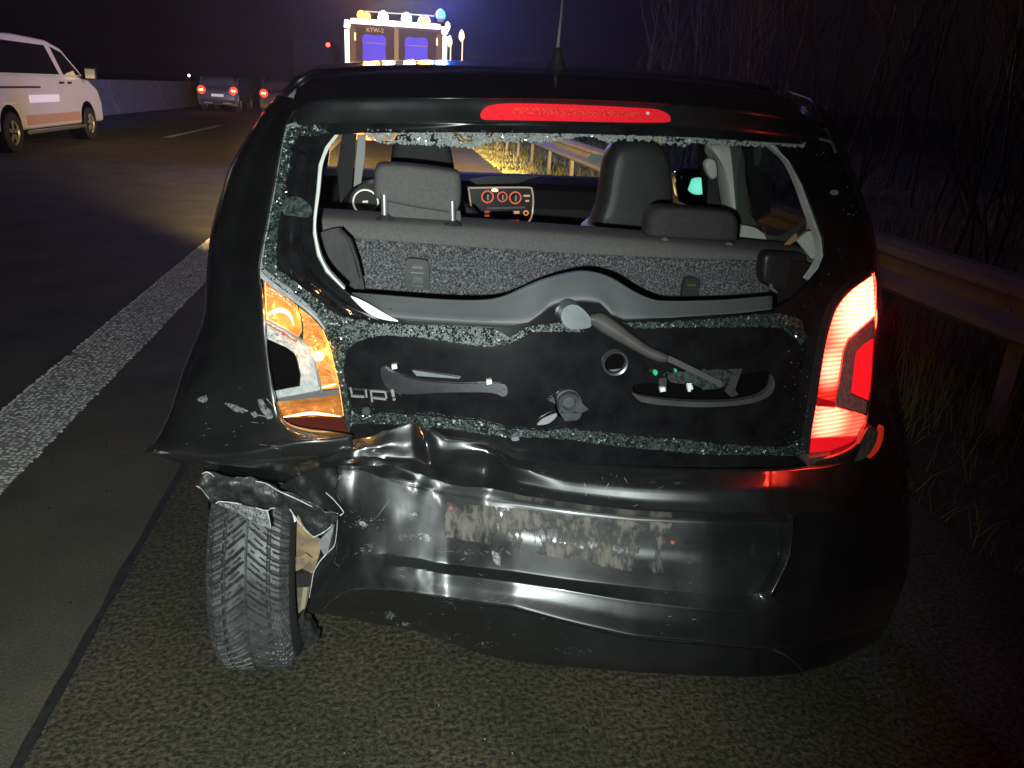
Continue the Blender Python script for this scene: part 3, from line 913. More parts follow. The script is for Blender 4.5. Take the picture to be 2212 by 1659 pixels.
mesh('hanging_crumbs', *crumbs(rag(curtain, 2.5), 2600, 0.008, (.0018, .0040), .006), clear_shard, car, smooth=False, kind='stuff')
glue = M('glue_bead', (0.21, 0.215, 0.215), 0.6, vary=(55, (0.10, 0.105, 0.105), .2), bump=(120, .5, .002))
ribbon([(652,268),(624,272),(612,296),(603,332),(592,400),(578,478),(566,540),(563,572),(578,592),(612,618),(652,652),(684,684)], lambda t: 4.2 + 2.2 * noise.noise(Vector((t * 22, 1, 0))), onG(-0.001), glue, 'glue_bead', .003)
ribbon([(1770,300),(1796,308),(1806,330)], 2.6, onG(-0.001), glue, 'glue_bead', .003)
# black glass band left at the top edge
mesh('glass_band', *sheet([(690,268),(830,264),(1100,266),(1380,272),(1620,286),(1720,296),(1735,312),(1500,297),(1250,289),(1000,286),(785,287),(715,292)], [], onG(0.000), 18, 0.004), gloss_black, car)
# hanging flap of crazed film on the hit side
mesh('glass_flap', *sheet(smooth_poly([(612,432),(640,424),(668,440),(674,462),(660,470),(632,466),(612,462)], 3), [], onG(-0.012), 8, 0.004), crazed, car)

# parts on the bare tailgate
mesh('lock_cylinder', *join(sheet(smooth_poly([(1203,868),(1206,852),(1222,843),(1242,845),(1254,860),(1258,880),(1252,904),(1222,908),(1208,890)], 3), [], onG(0.004), 8, 0.02),
     ), dark_metal, car)
lk = on(SG, 1228, 876, 0.0)
mesh('lock_ring', *lathe([(0.004, 0.024), (-0.006, 0.022), (-0.006, 0.014), (0.004, 0.012)], 20, 'Y', lk + Vector((0, 0, .006))), dark_metal, car)
mesh('lock_lip', *sheet([(1212,893),(1252,893),(1247,908),(1220,910)], [], onG(-0.006), 8, 0.008), dark_metal, car)
mesh('lock_flag', *sheet(smooth_poly([(1160,918),(1172,906),(1200,893),(1202,900),(1185,915)], 3), [], onG(0.004), 6, 0.003), chrome, car)
for q in ([(1196,858),(1186,866),(1200,872)], [(1256,870),(1272,884),(1258,892)]):
    mesh('lock_burr', *sheet(q, [], onG(0.006), 6, 0.003), dark_metal, car)
mesh('inner_handle', *sheet(smooth_poly([(822,800),(828,792),(850,806),(900,821),(980,829),(1040,828),(1090,830),(1096,850),(1086,857),(1060,848),(960,848),(880,852),(845,845),(828,826)], 3), [], onG(0.008), 12, 0.012), M('handle_plastic', (0.012, 0.0125, 0.015), 0.36, vary=(30, (0.024, 0.024, 0.028), .2), bump=(120, .3, .001)), car)
mesh('handle_slit', *sheet([(890,800),(912,803),(995,816),(990,818),(900,812)], [], onG(0.008), 10, 0.004), bare_plastic, car)
for k, (a, b_) in enumerate(((852, 793), (1057, 826), (1432, 842), (1491, 838))):
    mesh('clip', *sheet([(a - 6, b_ - 4), (a + 5, b_ - 5), (a + 6, b_ + 3), (a - 5, b_ + 5)], [], onG(0.003), 6, 0.008), white_clip, car)
mesh('clip_tall', *sheet([(1484,828),(1494,828),(1492,846),(1487,846)], [], onG(0.0015), 6, 0.006), white_clip, car)
mesh('clip_base', *sheet([(1424,818),(1440,816),(1440,846),(1426,848)], [], onG(0.010), 6, 0.012), dark_metal, car)
mesh('green_clip', *sheet(circ(1416, 805, 5, 6, 10), [], onG(0.004), 4, 0.006), green_clip, car)
mesh('green_clip', *sheet([(1456,799),(1461,797),(1464,806),(1459,807)], [], onG(0.004), 4, 0.006), green_clip, car)
mesh('pull_recess', *sheet(smooth_poly([(1365,848),(1385,856),(1440,864),(1520,869),(1590,866),(1640,855),(1664,836),(1668,812),(1674,830),(1664,854),(1620,872),(1530,880),(1440,876),(1385,868)], 3), [], onG(0.006), 12, 0.014), M('recess_plastic', (0.035, 0.036, 0.034), 0.4, vary=(20, (0.06, 0.06, 0.055), .2)), car)
mesh('hinge_bracket', *sheet([(1570,798),(1604,796),(1588,842),(1596,852),(1580,858),(1566,846),(1584,806)], [], onG(0.012), 8, 0.006), dark_metal, car)
mesh('inner_strut', *sheet([(1385,795),(1560,730),(1590,700),(1594,790)], [], onG(0.022), 20, 0.004), M('inner_panel_paint', (0.020, 0.018, 0.024), 0.5), car)
mesh('glass_scrap', *sheet(rag([(1440,806),(1500,800),(1560,798),(1590,810),(1560,838),(1520,842),(1500,830),(1450,828)], 2), [], onG(0.002), 8, 0.004), crazed, car, smooth=False)
mesh('round_grommet', *lathe([(0.012, 0.028), (0.0, 0.026), (0.002, 0.022), (0.012, 0.021)], 24, 'Y', on(SG, 1330, 786, 0.006)), dark_metal, car)
mesh('grommet_inside', *sheet([(1312,800),(1348,796),(1346,804),(1316,808)], [], onG(0.04), 8, 0.003), bare_plastic, car)
mesh('bolt_head', *lathe([(-0.004, 0.0), (-0.004, 0.008), (0.0, 0.010)], 14, 'Y', on(SG, 791, 888, 0.006)), dark_metal, car)

# up! badge: bars of three squared characters
badge_m = M('badge_chrome', (0.42, 0.42, 0.41), 0.35, metal=0.6)
def bars(name, qs):
    mesh(name, *join(*[sheet(q, [], onG(-0.003), 8, 0.006) for q in qs]), badge_m, car, smooth=False)
def seg(a, b_, w):
    dx, dy = b_[0] - a[0], b_[1] - a[1]
    l = math.hypot(dx, dy)
    nx, ny = -dy / l * w, dx / l * w
    return [(a[0] + nx, a[1] + ny), (b_[0] + nx, b_[1] + ny), (b_[0] - nx, b_[1] - ny), (a[0] - nx, a[1] - ny)]
bars('badge_letter_u', [seg((757,838),(760,852),1.9), seg((758.5,856),(787,858),1.9), seg((790,842),(792,859),1.9)])
bars('badge_letter_p', [seg((801,844),(804,869),1.9), seg((801,845),(831,847),1.9), seg((832,846),(835,861),1.9), seg((806,860),(834,863),1.9)])
bars('badge_exclamation', [seg((847,842),(850,857),3.2), seg((851,861),(852,865),3.0)])
mesh('badge_bar', *sheet([(752,838),(856,844),(866,850),(866,856),(857,848),(752,842)], [], onG(-0.0005), 10, 0.004), black_plastic, car)

# rear wiper
wp = on(SG, 1240, 686, -0.02)
mesh('wiper_pivot', *sheet(smooth_poly([(1212,682),(1218,666),(1234,658),(1252,662),(1268,676),(1277,690),(1276,706),(1256,711),(1230,710),(1216,698)], 3), [], onG(-0.018), 8, 0.045), bare_plastic, car)
arm_t = [(1276,679),(1300,676),(1330,694),(1365,722),(1400,747),(1432,762),(1444,768)]
arm_b = [(1277,700),(1292,712),(1318,728),(1355,748),(1395,770),(1428,782),(1440,782)]
rows = [[], [], [], [], []]
for a, b_ in zip(arm_t, arm_b):
    for i, (s, off) in enumerate(((0, 0.0), (0.12, -0.018), (0.5, -0.026), (0.88, -0.018), (1.0, 0.0))):
        rows[i].append(on(SG, a[0] + (b_[0] - a[0]) * s, a[1] + (b_[1] - a[1]) * s, off - .004))
V, Fc = loft_v(rows, 4, 4)
solid(mesh('wiper_arm', V, Fc, wiper_mat, car), 0.003)
mesh('wiper_rod', *sheet([(1442,767),(1462,776),(1556,822),(1552,833),(1440,780)], [], onG(-0.014), 12, 0.005), wiper_mat, car)
mesh('wiper_end', *sheet(circ(1553, 828, 8, 8, 10), [], onG(-0.016), 5, 0.007), wiper_mat, car)
mesh('wiper_motor_stub', *sheet([(1272,656),(1304,662),(1312,676),(1290,674)], [], onG(0.05), 8, 0.02), dark_metal, car)

# ---- tail lamps ---------------------------------------------------------------
def lit_red(name, spots, base_s, col_=(1.0, 0.030, 0.016)):
    """lit lamp: red plastic glowing round its bulbs (spots: world position, reach, strength), with optic ribs"""
    m = bpy.data.materials.new(name)
    m.use_nodes = True
    nt = m.node_tree
    b = nt.nodes['Principled BSDF']
    b.inputs['Base Color'].default_value = (0.55, 0.01, 0.01, 1)
    b.inputs['Roughness'].default_value = 0.15
    b.inputs['Emission Color'].default_value = (*col_, 1)
    tc = nt.nodes.new('ShaderNodeTexCoord')
    acc = None
    for p, reach, st in spots:
        sub = nt.nodes.new('ShaderNodeVectorMath')
        sub.operation = 'DISTANCE'
        sub.inputs[1].default_value = p
        nt.links.new(tc.outputs['Object'], sub.inputs[0])
        mr = nt.nodes.new('ShaderNodeMapRange')
        mr.interpolation_type = 'SMOOTHSTEP'
        mr.inputs['From Min'].default_value = reach
        mr.inputs['From Max'].default_value = reach * .15
        mr.inputs['To Min'].default_value = 0
        mr.inputs['To Max'].default_value = st
        nt.links.new(sub.outputs['Value'], mr.inputs['Value'])
        if acc is None:
            acc = mr.outputs['Result']
        else:
            ad = nt.nodes.new('ShaderNodeMath')
            ad.operation = 'ADD'
            nt.links.new(acc, ad.inputs[0])
            nt.links.new(mr.outputs['Result'], ad.inputs[1])
            acc = ad.outputs[0]
    wv = nt.nodes.new('ShaderNodeTexWave')
    wv.bands_direction = 'Z'
    wv.inputs['Scale'].default_value = 32
    nt.links.new(tc.outputs['Object'], wv.inputs['Vector'])
    mr = nt.nodes.new('ShaderNodeMapRange')
    mr.inputs['To Min'].default_value = 0.50
    mr.inputs['To Max'].default_value = 1.1
    nt.links.new(wv.outputs['Fac'], mr.inputs['Value'])
    ad = nt.nodes.new('ShaderNodeMath')
    ad.operation = 'ADD'
    ad.inputs[1].default_value = base_s
    nt.links.new(acc, ad.inputs[0])
    mu = nt.nodes.new('ShaderNodeMath')
    mu.operation = 'MULTIPLY'
    nt.links.new(ad.outputs[0], mu.inputs[0])
    nt.links.new(mr.outputs['Result'], mu.inputs[1])
    nt.links.new(mu.outputs[0], b.inputs['Emission Strength'])
    return m
lampR = bpy.data.objects.new('tail_lamp', None)
link(lampR, car, label='lit red tail lamp, whole')
fR = lambda off: onG(off)
R_out = smooth_poly([(1886,592),(1888,640),(1888,684),(1886,729),(1884,817),(1877,870),(1872,898),(1863,940),(1849,958),(1824,975),(1749,986),(1754,940),(1765,877),(1775,810),(1786,743),(1796,705),(1810,666),(1838,631)], 3, .3)
mesh('housing', *sheet([(1892,576),(1896,690),(1892,830),(1882,900),(1870,955),(1845,985),(1744,1000),(1750,930),(1772,790),(1790,690),(1812,650)], [], fR(0.006), 20, 0.05), black_plastic, lampR)
up_spots = [(tuple(on(SG, 1862, 665, 0)), 0.135, 75.0), (tuple(on(SG, 1790, 795, 0)), 0.06, 38.0), (tuple(on(SG, 1812, 740, 0)), 0.10, 8.0)]
lo_spots = [(tuple(on(SG, 1786, 905, 0)), 0.08, 42.0), (tuple(on(SG, 1835, 925, 0)), 0.08, 7.0)]
lens_up = [(1886,592),(1888,640),(1888,682),(1860,706),(1831,731),(1820,757),(1806,856),(1803,867),(1764,857),(1770,828),(1775,805),(1786,743),(1796,705),(1810,666),(1838,631)]
lens_lo = [(1767,880),(1804,882),(1870,899),(1863,940),(1750,945),(1757,925)]
lens_bt = [(1750,947),(1863,942),(1849,958),(1824,975),(1749,986)]
bar_ = [(1764,859),(1803,869),(1804,880),(1766,878)]
mesh('upper_lens', *sheet(lens_up, [], fR(-0.008), 8, 0.012), lit_red('lit_brake_lens', up_spots, 1.1), lampR)
mesh('lower_lens', *sheet(lens_lo, [], fR(-0.008), 8, 0.012), lit_red('lit_fog_lens', lo_spots, 1.3), lampR)
red_plain = M('red_reflector', (0.62, 0.008, 0.016), 0.2, emit=(1.0, 0.008, 0.02), es=0.55, bump=(600, .5, .001))
mesh('bottom_reflector', *sheet(lens_bt, [], fR(-0.008), 10, 0.012), red_plain, lampR)
mesh('lens_bar', *sheet(bar_, [], fR(-0.009), 8, 0.012), M('dark_red_bar', (0.35, 0.004, 0.008), 0.2, emit=(1, 0.01, 0.02), es=.22), lampR)
smoke_m = M('smoked_lens', (0.11, 0.085, 0.085), 0.15, coat=0.6, vary=(130, (0.20, 0.16, 0.155), .1), bump=(220, .8, .002), emit=(1.0, .10, .07), es=0.035)
mesh('clear_lens', *sheet([(1888,686),(1860,710),(1833,734),(1823,758),(1809,856),(1807,876),(1870,893),(1873,868),(1838,852),(1849,762),(1868,742),(1886,731)], [], fR(-0.007), 8, 0.012), smoke_m, lampR)
mesh('centre_reflector', *sheet([(1886,733),(1868,744),(1851,762),(1840,849),(1875,865),(1884,817)], [], fR(-0.0085), 8, 0.012), M('glowing_red', (0.7, 0.008, 0.012), 0.2, emit=(1.0, 0.010, 0.018), es=0.8, bump=(700, .8, .001)), lampR)
mesh('corner_reflector', *sheet(smooth_poly([(1890,970),(1896,945),(1902,925),(1909,922),(1908,945),(1898,972),(1880,990),(1876,986)], 3), [], flat(1.50), 8, 0.012), M('rim_red', (0.4, 0.02, 0.015), 0.2, emit=(1, .05, .02), es=.22), lampR)
mesh('lamp_bezel', *sheet(smooth_poly([(1749,990),(1824,979),(1854,961),(1876,925),(1896,930),(1890,962),(1868,990),(1820,1003),(1748,1008)], 3), [], fR(-0.030), 10, 0.05), M('bezel', (0.04, 0.033, 0.03), 0.45, vary=(60, (0.10, 0.08, 0.07), .15)), lampR)

lamp('tail_lamp_glow', 'POINT', on(SG, 1888, 690, -0.03) + Vector((.035, 0, 0)), 1.6, (1.0, .05, .02), size=.03)
ribbon([(1884,592),(1836,627),(1806,664),(1791,705),(1781,745),(1770,810),(1760,877),(1750,938),(1745,988)], 3.0, onG(-0.012), rubber, 'lens_glow_shield', .03, lampR)  # raised rim added to keep the lens glow off the tailgate
# the broken lamp on the hit side: lens gone, chambers and bulb bare
lampL = bpy.data.objects.new('tail_lamp', None)
link(lampL, car, label='broken tail lamp with its lens gone and amber bulbs burning')
mesh('housing', *sheet([(556,586),(566,598),(600,622),(648,658),(680,685),(700,707),(717,748),(726,787),(737,830),(746,893),(756,940),(700,938),(640,926),(606,910),(592,870),(578,800),(564,690)], [], onG(0.05), 20, 0.03), black_plastic, lampL)
def amber(name, s, scale=30, contrast=.16, lo=(0.85, 0.30, 0.05), hi=(1.0, 0.62, 0.22)):  # bulb light on the reflectors put in as uneven emission
    m = M(name, (0.42, 0.18, 0.05), 0.2, metal=0.35, bump=(90, .35, .003))
    nt = m.node_tree
    b = nt.nodes['Principled BSDF']
    tc = nt.nodes.new('ShaderNodeTexCoord')
    mp = nt.nodes.new('ShaderNodeMapping')
    mp.inputs['Scale'].default_value = (1, 1, 2.4)
    n = nt.nodes.new('ShaderNodeTexNoise')
    n.inputs['Scale'].default_value = scale
    n.inputs['Detail'].default_value = 1.5
    n.inputs['Distortion'].default_value = 1.2
    r = nt.nodes.new('ShaderNodeValToRGB')
    r.color_ramp.elements[0].position = .5 - contrast
    r.color_ramp.elements[1].position = .5 + contrast
    r.color_ramp.elements[0].color = (*lo, 1)
    r.color_ramp.elements[1].color = (*hi, 1)
    mr = nt.nodes.new('ShaderNodeMapRange')
    mr.inputs['From Min'].default_value = .45
    mr.inputs['From Max'].default_value = .72
    mr.inputs['To Min'].default_value = s * .45
    mr.inputs['To Max'].default_value = s * 2.2
    nt.links.new(tc.outputs['Object'], mp.inputs['Vector'])
    nt.links.new(mp.outputs['Vector'], n.inputs['Vector'])
    nt.links.new(n.outputs['Fac'], r.inputs['Fac'])
    nt.links.new(n.outputs['Fac'], mr.inputs['Value'])
    nt.links.new(r.outputs['Color'], b.inputs['Emission Color'])
    nt.links.new(mr.outputs['Result'], b.inputs['Emission Strength'])
    return m
amb1, amb2 = amber('amber_reflector', 0.22, 10, .2, (.62, .19, .03), (1.0, .46, .12)), amber('amber_reflector_bright', 0.34, 16, .2, (.75, .26, .05), (1.0, .56, .20))
silver = M('lamp_silver', (0.55, 0.585, 0.585), 0.3, metal=0.25, vary=(70, (0.36, 0.385, 0.39), .15), bump=(160, .7, .003))
facet = M('faceted_silver', (0.70, 0.72, 0.72), 0.2, metal=0.3, bump=(300, 1.0, .006), vary=(150, (0.3, 0.3, 0.3), .1))
hot = emitter('bulb_streak_glow', (1.0, 0.62, 0.22), 9.0)
def dish(poly, depth, off):
    cu = sum(p[0] for p in poly) / len(poly)
    cv = sum(p[1] for p in poly) / len(poly)
    def f(u, v):
        # deeper towards the middle of the chamber
        best = min(math.hypot(u - (a[0] + (b[0] - a[0]) * t), v - (a[1] + (b[1] - a[1]) * t)) for a, b in zip(poly, poly[1:] + poly[:1]) for t in (0, .25, .5, .75))
        return on(SG, u, v, off + depth * sstep(0, 22, best))
    return f
ch1 = [(569,607),(600,628),(642,660),(650,690),(652,715),(640,742),(612,722),(574,700)]
ch2 = [(646,664),(676,688),(695,710),(711,750),(720,788),(730,830),(731,838),(691,842),(684,800),(676,764),(655,735),(655,700)]
ch3 = [(598,868),(640,862),(690,858),(733,852),(741,900),(607,902),(600,885)]
mesh('amber_chamber', *sheet(ch1, [], dish(ch1, .035, .004), 6, 0.004), amb1, lampL)
mesh('bulb_chamber', *sheet(ch2, [], dish(ch2, .025, .004), 6, 0.004), amb2, lampL)
mesh('lower_chamber', *sheet(ch3, [], dish(ch3, .03, .004), 6, 0.004), amb1, lampL)
mesh('facet_strip', *sheet([(571,610),(590,621),(640,660),(650,674),(645,682),(620,655),(596,640),(573,650)], [], onG(0.012), 5, 0.003), amber('amber_facets', .55, 170, .08), lampL)
band = [(575,692),(612,712),(648,738),(672,758),(682,800),(692,848),(690,853),(598,864),(594,845),(648,835),(650,810),(640,765),(618,750),(578,732)]
mesh('silver_band', *sheet(band, [], onG(0.010), 6, 0.004), silver, lampL)
mesh('band_edge', *sheet([(574,688),(612,708),(650,733),(674,752),(687,800),(697,846),(693,850),(683,800),(671,757),(648,738),(612,713),(574,693)], [], onG(-0.002), 6, 0.012), chrome, lampL)
mesh('facet_strip', *sheet([(577,702),(610,718),(640,740),(664,760),(668,790),(645,780),(630,752),(578,728)], [], onG(0.008), 5, 0.003), facet, lampL)
mesh('dark_cavity', *sheet([(578,734),(618,752),(638,768),(647,812),(645,834),(592,844),(586,842)], [], onG(0.040), 8, 0.003), dark_back, lampL)
mesh('cross_bar', *sheet([(690,846),(734,842),(736,851),(692,858),(598,868),(597,864)], [], onG(0.001), 8, 0.012), M('bar_grey', (0.10, 0.10, 0.10), .4), lampL)
mesh('bulb', *lathe([(-0.014, 0.0), (-0.012, 0.007), (-0.004, 0.010), (0.006, 0.009), (0.016, 0.006)], 14, 'Y', on(SG, 689, 768, 0.006)), hot, lampL)
mesh('bulb_spring', *lathe([(-0.004, 0.006), (0.0, 0.009), (0.01, 0.009)], 14, 'Y', on(SG, 690, 750, 0.004)), M('amber_glass', (0.75, 0.28, 0.06), .12, emit=(1, .35, .06), es=.6), lampL)
rib_m = amber('amber_rib', .42, 60, .2, (.8, .3, .06), (1.0, .6, .25))
for k in range(9):
    t = k / 8
    ribbon([(656 + 26 * t, 700 + 130 * t), (690 + 30 * t, 704 + 126 * t)], .7, onG(0.010), rib_m, 'reflector_rib', .003, lampL)
for k in range(7):
    t = k / 6
    ribbon([(604 + 22 * t, 872 + .5 * t), (606 + 21 * t, 884)], .6, onG(0.008), rib_m, 'reflector_rib', .003, lampL)
for k in range(6):
    t = k / 5
    ribbon([(576 + 6 * t, 614 + 8 * t), (590 + 46 * t, 624 + 40 * t)], .5, onG(0.008), facet, 'reflector_rib', .003, lampL)
def streak(path, w, off, name='glint'):
    ribbon(path, w, onG(off), hot, name, .001, lampL)
ribbon([(577,683),(588,674),(604,670),(618,674),(628,684),(634,702)], lambda t: 1 + 3.2 * math.sin(math.pi * min(1, t * 1.05)), onG(0.014), hot, 'glowing_arc', .001, lampL)  # bulb light along the chamber edges painted as emissive strips
ribbon([(612,901),(640,897),(670,893),(700,895),(736,900)], lambda t: .6 + 2.4 * math.sin(math.pi * t), onG(0.006), emitter('hot_streak', (1, .6, .22), 4.0), 'glowing_rim', .001, lampL)
ribbon([(690,838),(710,834),(728,829)], lambda t: .6 + 1.8 * math.sin(math.pi * t), onG(0.002), emitter('hot_streak_b', (1, .55, .18), 4.0), 'glowing_rim', .001, lampL)
ribbon([(573,610),(574,640),(576,680)], 1.0, onG(0.003), emitter('amber_edge', (1, .42, .10), 1.6), 'glowing_rim', .001, lampL)
ribbon([(697,712),(712,750),(722,790),(733,838),(742,898)], .8, onG(-0.001), emitter('amber_edge_b', (1, .40, .10), .9), 'glowing_rim', .001, lampL)
mesh('red_socket', *sheet(circ(612, 722, 4, 3, 8), [], onG(0.004), 3, 0.004), M('red_dot', (.6, .03, .02), .3), lampL)
mesh('lower_reflector', *sheet(smooth_poly([(608,904),(742,902),(750,936),(700,933),(650,926),(620,916)], 3, .3), [], onG(0.012), 8, 0.01), M('dead_reflector', (0.06, 0.012, 0.008), .15, coat=.6), lampL)
mesh('red_rim', *ribbon([(600,888),(612,908),(640,922),(680,931)], 1.3, onG(0.0), None, None, .003), M('red_rim', (.35, .01, .02), .2), lampL)
lamp('bulb_glow', 'POINT', on(SG, 684, 768, -0.012), 0.55, (1.0, 0.50, 0.16), size=0.006)
lamp('bulb_glow_upper', 'POINT', on(SG, 610, 690, -0.002), 0.25, (1.0, 0.50, 0.16), size=0.006)
# grey bare lamp edge left of the glass
edge_m = M('bare_bezel', (0.16, 0.165, 0.165), .5, vary=(50, (0.30, 0.31, 0.31), .2))
ribbon([(557,586),(575,604),(606,627),(652,660),(684,688),(702,712)], lambda t: 5.5 - 3.5 * t, onG(-0.004), edge_m, 'lamp_bezel', .004, lampL)

# ---- wheels --------------------------------------------------------------------
tyre_m = M('tyre_rubber', (0.020, 0.021, 0.021), 0.5, vary=(30, (0.085, 0.086, 0.083), .2), bump=(150, .4, .002))
tyre_dark_rubber = M('tyre_rubber_dark', (0.022, 0.022, 0.022), 0.75, bump=(150, .4, .002))
rim_m = M('dusty_steel', (0.16, 0.12, 0.08), 0.7, metal=.2, vary=(15, (0.05, 0.045, 0.04), .2), bump=(60, .4, .003))
R_T, W_T = 0.292, 0.178
def tread(s, w):
    """groove depth: s across -1..1, w angle; swept directional grooves, sipes and shoulder slots"""
    a = abs(s)
    n = 62
    ph = w * n / (2 * math.pi)
    bend = 1.9 * math.sin(a * 1.45) + (0.5 if s > 0 else 0.0)
    f = (ph - bend) % 1.0
    d = 0.0
    if 0.06 < a < 1.0 and f < (0.17 if a < .62 else .26):
        d = 1.0
    if 0.50 < a < 0.57:
        d = max(d, .8 if ((ph - bend + .5) % 1.0) < .75 else .2)
    if a < 0.03:
        d = max(d, .25)
    if a > 0.62 and 0.55 < f < 0.62:
        d = max(d, .45)
    if 0.12 < a < .5 and 0.58 < f < .64:
        d = max(d, .35)
    return d
def wheel(name, loc, rz, detail, camber=0.0):
    w = bpy.data.objects.new(name, None)
    link(w, car)
    w.location = loc
    w.rotation_euler = (0, camber, rz)
    hw = W_T / 2
    # tread
    NS, NA = (58, 644) if detail else (10, 64)
    V, Fc = [], []
    for i in range(NS + 1):
        s = -1 + 2 * i / NS
        r0 = R_T - 0.010 * s * s - 0.016 * max(0, abs(s) - .8) / .2
        for k in range(NA):
            a = 2 * math.pi * k / NA
            r = r0 - (0.009 * tread(s, a) if detail else 0)
            if not detail and (k % 2):
                r -= .004
            V.append((s * hw, r * math.cos(a), r * math.sin(a)))
    for i in range(NS):
        for k in range(NA):
            Fc.append((i * NA + k, i * NA + (k + 1) % NA, (i + 1) * NA + (k + 1) % NA, (i + 1) * NA + k))
    t_ = mesh('tread', V, Fc, tyre_m if detail else tyre_dark_rubber, w, smooth=False)
    if detail:                      # dusty wear face is pale; groove shade is put into a darker rubber
        t_.data.materials.append(tyre_dark_rubber)
        for p_ in t_.data.polygons:
            i_, k_ = divmod(p_.index, NA)
            if tread(-1 + 2 * (i_ + .5) / NS, 2 * math.pi * (k_ + .5) / NA) > .3:
                p_.material_index = 1
    for sd in (-1, 1):
        pr = [(sd * hw, R_T - .028), (sd * (hw + .005), R_T - .045), (sd * (hw + .007), R_T - .065), (sd * (hw + .0075), R_T - .070), (sd * (hw + .006), R_T - .090), (sd * (hw - .004), R_T - .112), (sd * (hw - .012), 0.178)]
        mesh('sidewall', *lathe(pr, 72, 'X'), tyre_dark_rubber, w)
        pr = [(sd * (hw - .012), 0.180), (sd * (hw - .004), 0.176), (sd * (hw - .02), 0.165), (sd * .02, 0.150), (sd * .012, 0.08), (sd * .03, 0.05), (sd * .03, 0.0)]
        mesh('rim', *lathe(pr, 48, 'X'), rim_m, w)
    return w
wheel('wheel', (-0.326, 1.765, 0.290), math.radians(0), True, math.radians(0.5))
wheel('wheel', (XC + 0.715, 1.80, 0.285), 0, False)
wheel('wheel', (XC - 0.715, 4.20, 0.285), 0, False)
wheel('wheel', (XC + 0.715, 4.20, 0.285), 0, False)

# ---- torn bumper corner, wheel well --------------------------------------------
dirty_black = M('dirty_black_plastic', (0.010, 0.010, 0.011), .38, vary=(45, (0.035, 0.035, 0.035), .14), bump=(50, .8, .006), coat=.3)
CH = [
 [(440,1020,1.50),(502,1028,1.49),(550,1036,1.475),(600,1056,1.455),(640,1074,1.44),(690,1098,1.42),(733,1112,1.41)],
 [(424,1050,1.49),(495,1048,1.475),(548,1060,1.465),(598,1074,1.455),(640,1095,1.445),(688,1125,1.43),(728,1126,1.42)],
 [(440,1068,1.50),(495,1075,1.49),(548,1085,1.48),(596,1092,1.47),(632,1103,1.46),(680,1142,1.44),(715,1134,1.43)],
 [(452,1082,1.52),(490,1085,1.50),(548,1097,1.49),(585,1096,1.48),(627,1095,1.475),(678,1160,1.45),(704,1144,1.44)],
]
V, Fc = loft_v(px_rows(CH), 8, 7, .35, .35)
V = crumple(V, .016, 14, lambda p: .8, 2.2)
solid(mesh('torn_bumper_corner', V, Fc, dirty_black, car), 0.003)
mesh('torn_flap', *sheet([(466,1087),(500,1086),(548,1096),(576,1106),(580,1120),(586,1143),(560,1133),(520,1112),(490,1098)], [], lambda u, v: P(u, v, 1.435 - .0004 * (v - 1087)), 9, 0.003), dirty_black, car)
mesh('bumper_fold', *sheet([(628,1036),(690,1006),(722,1004),(730,1030),(724,1060),(738,1088),(738,1112),(690,1096),(640,1070),(604,1052)], [], lambda u, v: P(u, v, 1.445 - .0002 * (u - 640) + .006 * math.sin(u * .09) * math.sin(v * .07)), 9, 0.003), paint, car)
def fy(y):
    return lambda u, v: P(u, v, y)
TE = bpy.data.objects.new('torn_edges', None)
link(TE, car)
def edge_strip(path, w, y):
    w_ = w if callable(w) else (lambda t: w)
    ribbon(path, lambda t: w_(t) * (.55 + .45 * noise.noise(Vector((t * 9, path[0][0], 0)))), fy(y), torn, 'torn_edge', .002, TE)
edge_strip([(626,1100),(634,1112),(645,1128),(660,1145),(677,1161)], lambda t: .8 + 1.1 * math.sin(math.pi * t), 1.434)
edge_strip([(677,1161),(696,1152),(712,1140),(722,1128),(730,1122)], lambda t: 1.8 - .9 * t, 1.428)
edge_strip([(729,1124),(727,1150),(722,1178),(706,1196),(690,1214),(678,1236),(673,1262),(668,1292)], lambda t: .7 + .7 * math.sin(math.pi * t), 1.415)
edge_strip([(552,1040),(575,1045),(600,1060),(640,1078),(676,1096)], lambda t: 1.6 * math.sin(math.pi * (.15 + .7 * t)), 1.43)
edge_strip([(466,1088),(474,1084),(500,1086),(522,1090)], lambda t: 1.3, 1.43)
edge_strip([(552,1097),(570,1103),(577,1105),(583,1128),(585,1142)], lambda t: 1.0 + .8 * math.sin(math.pi * t), 1.405)
edge_strip([(577,1105),(584,1099),(594,1098)], 1.1, 1.405)
edge_strip([(704,1065),(716,1075),(728,1088),(738,1100),(742,1108),(734,1114)], lambda t: 1.2, 1.40)
edge_strip([(424,1050),(434,1056),(444,1068),(452,1078)], .8, 1.475)
edge_strip([(436,1024),(446,1020),(456,1024),(462,1030)], 1.1, 1.475)
mesh('inner_corner', *sheet([(716,1140),(728,1126),(729,1180),(722,1182),(700,1200),(686,1172)], [], flat(1.455), 9, 0.004), M('raw_plastic', (0.10, 0.105, 0.105), .55, vary=(30, (.18, .185, .18), .2)), car)
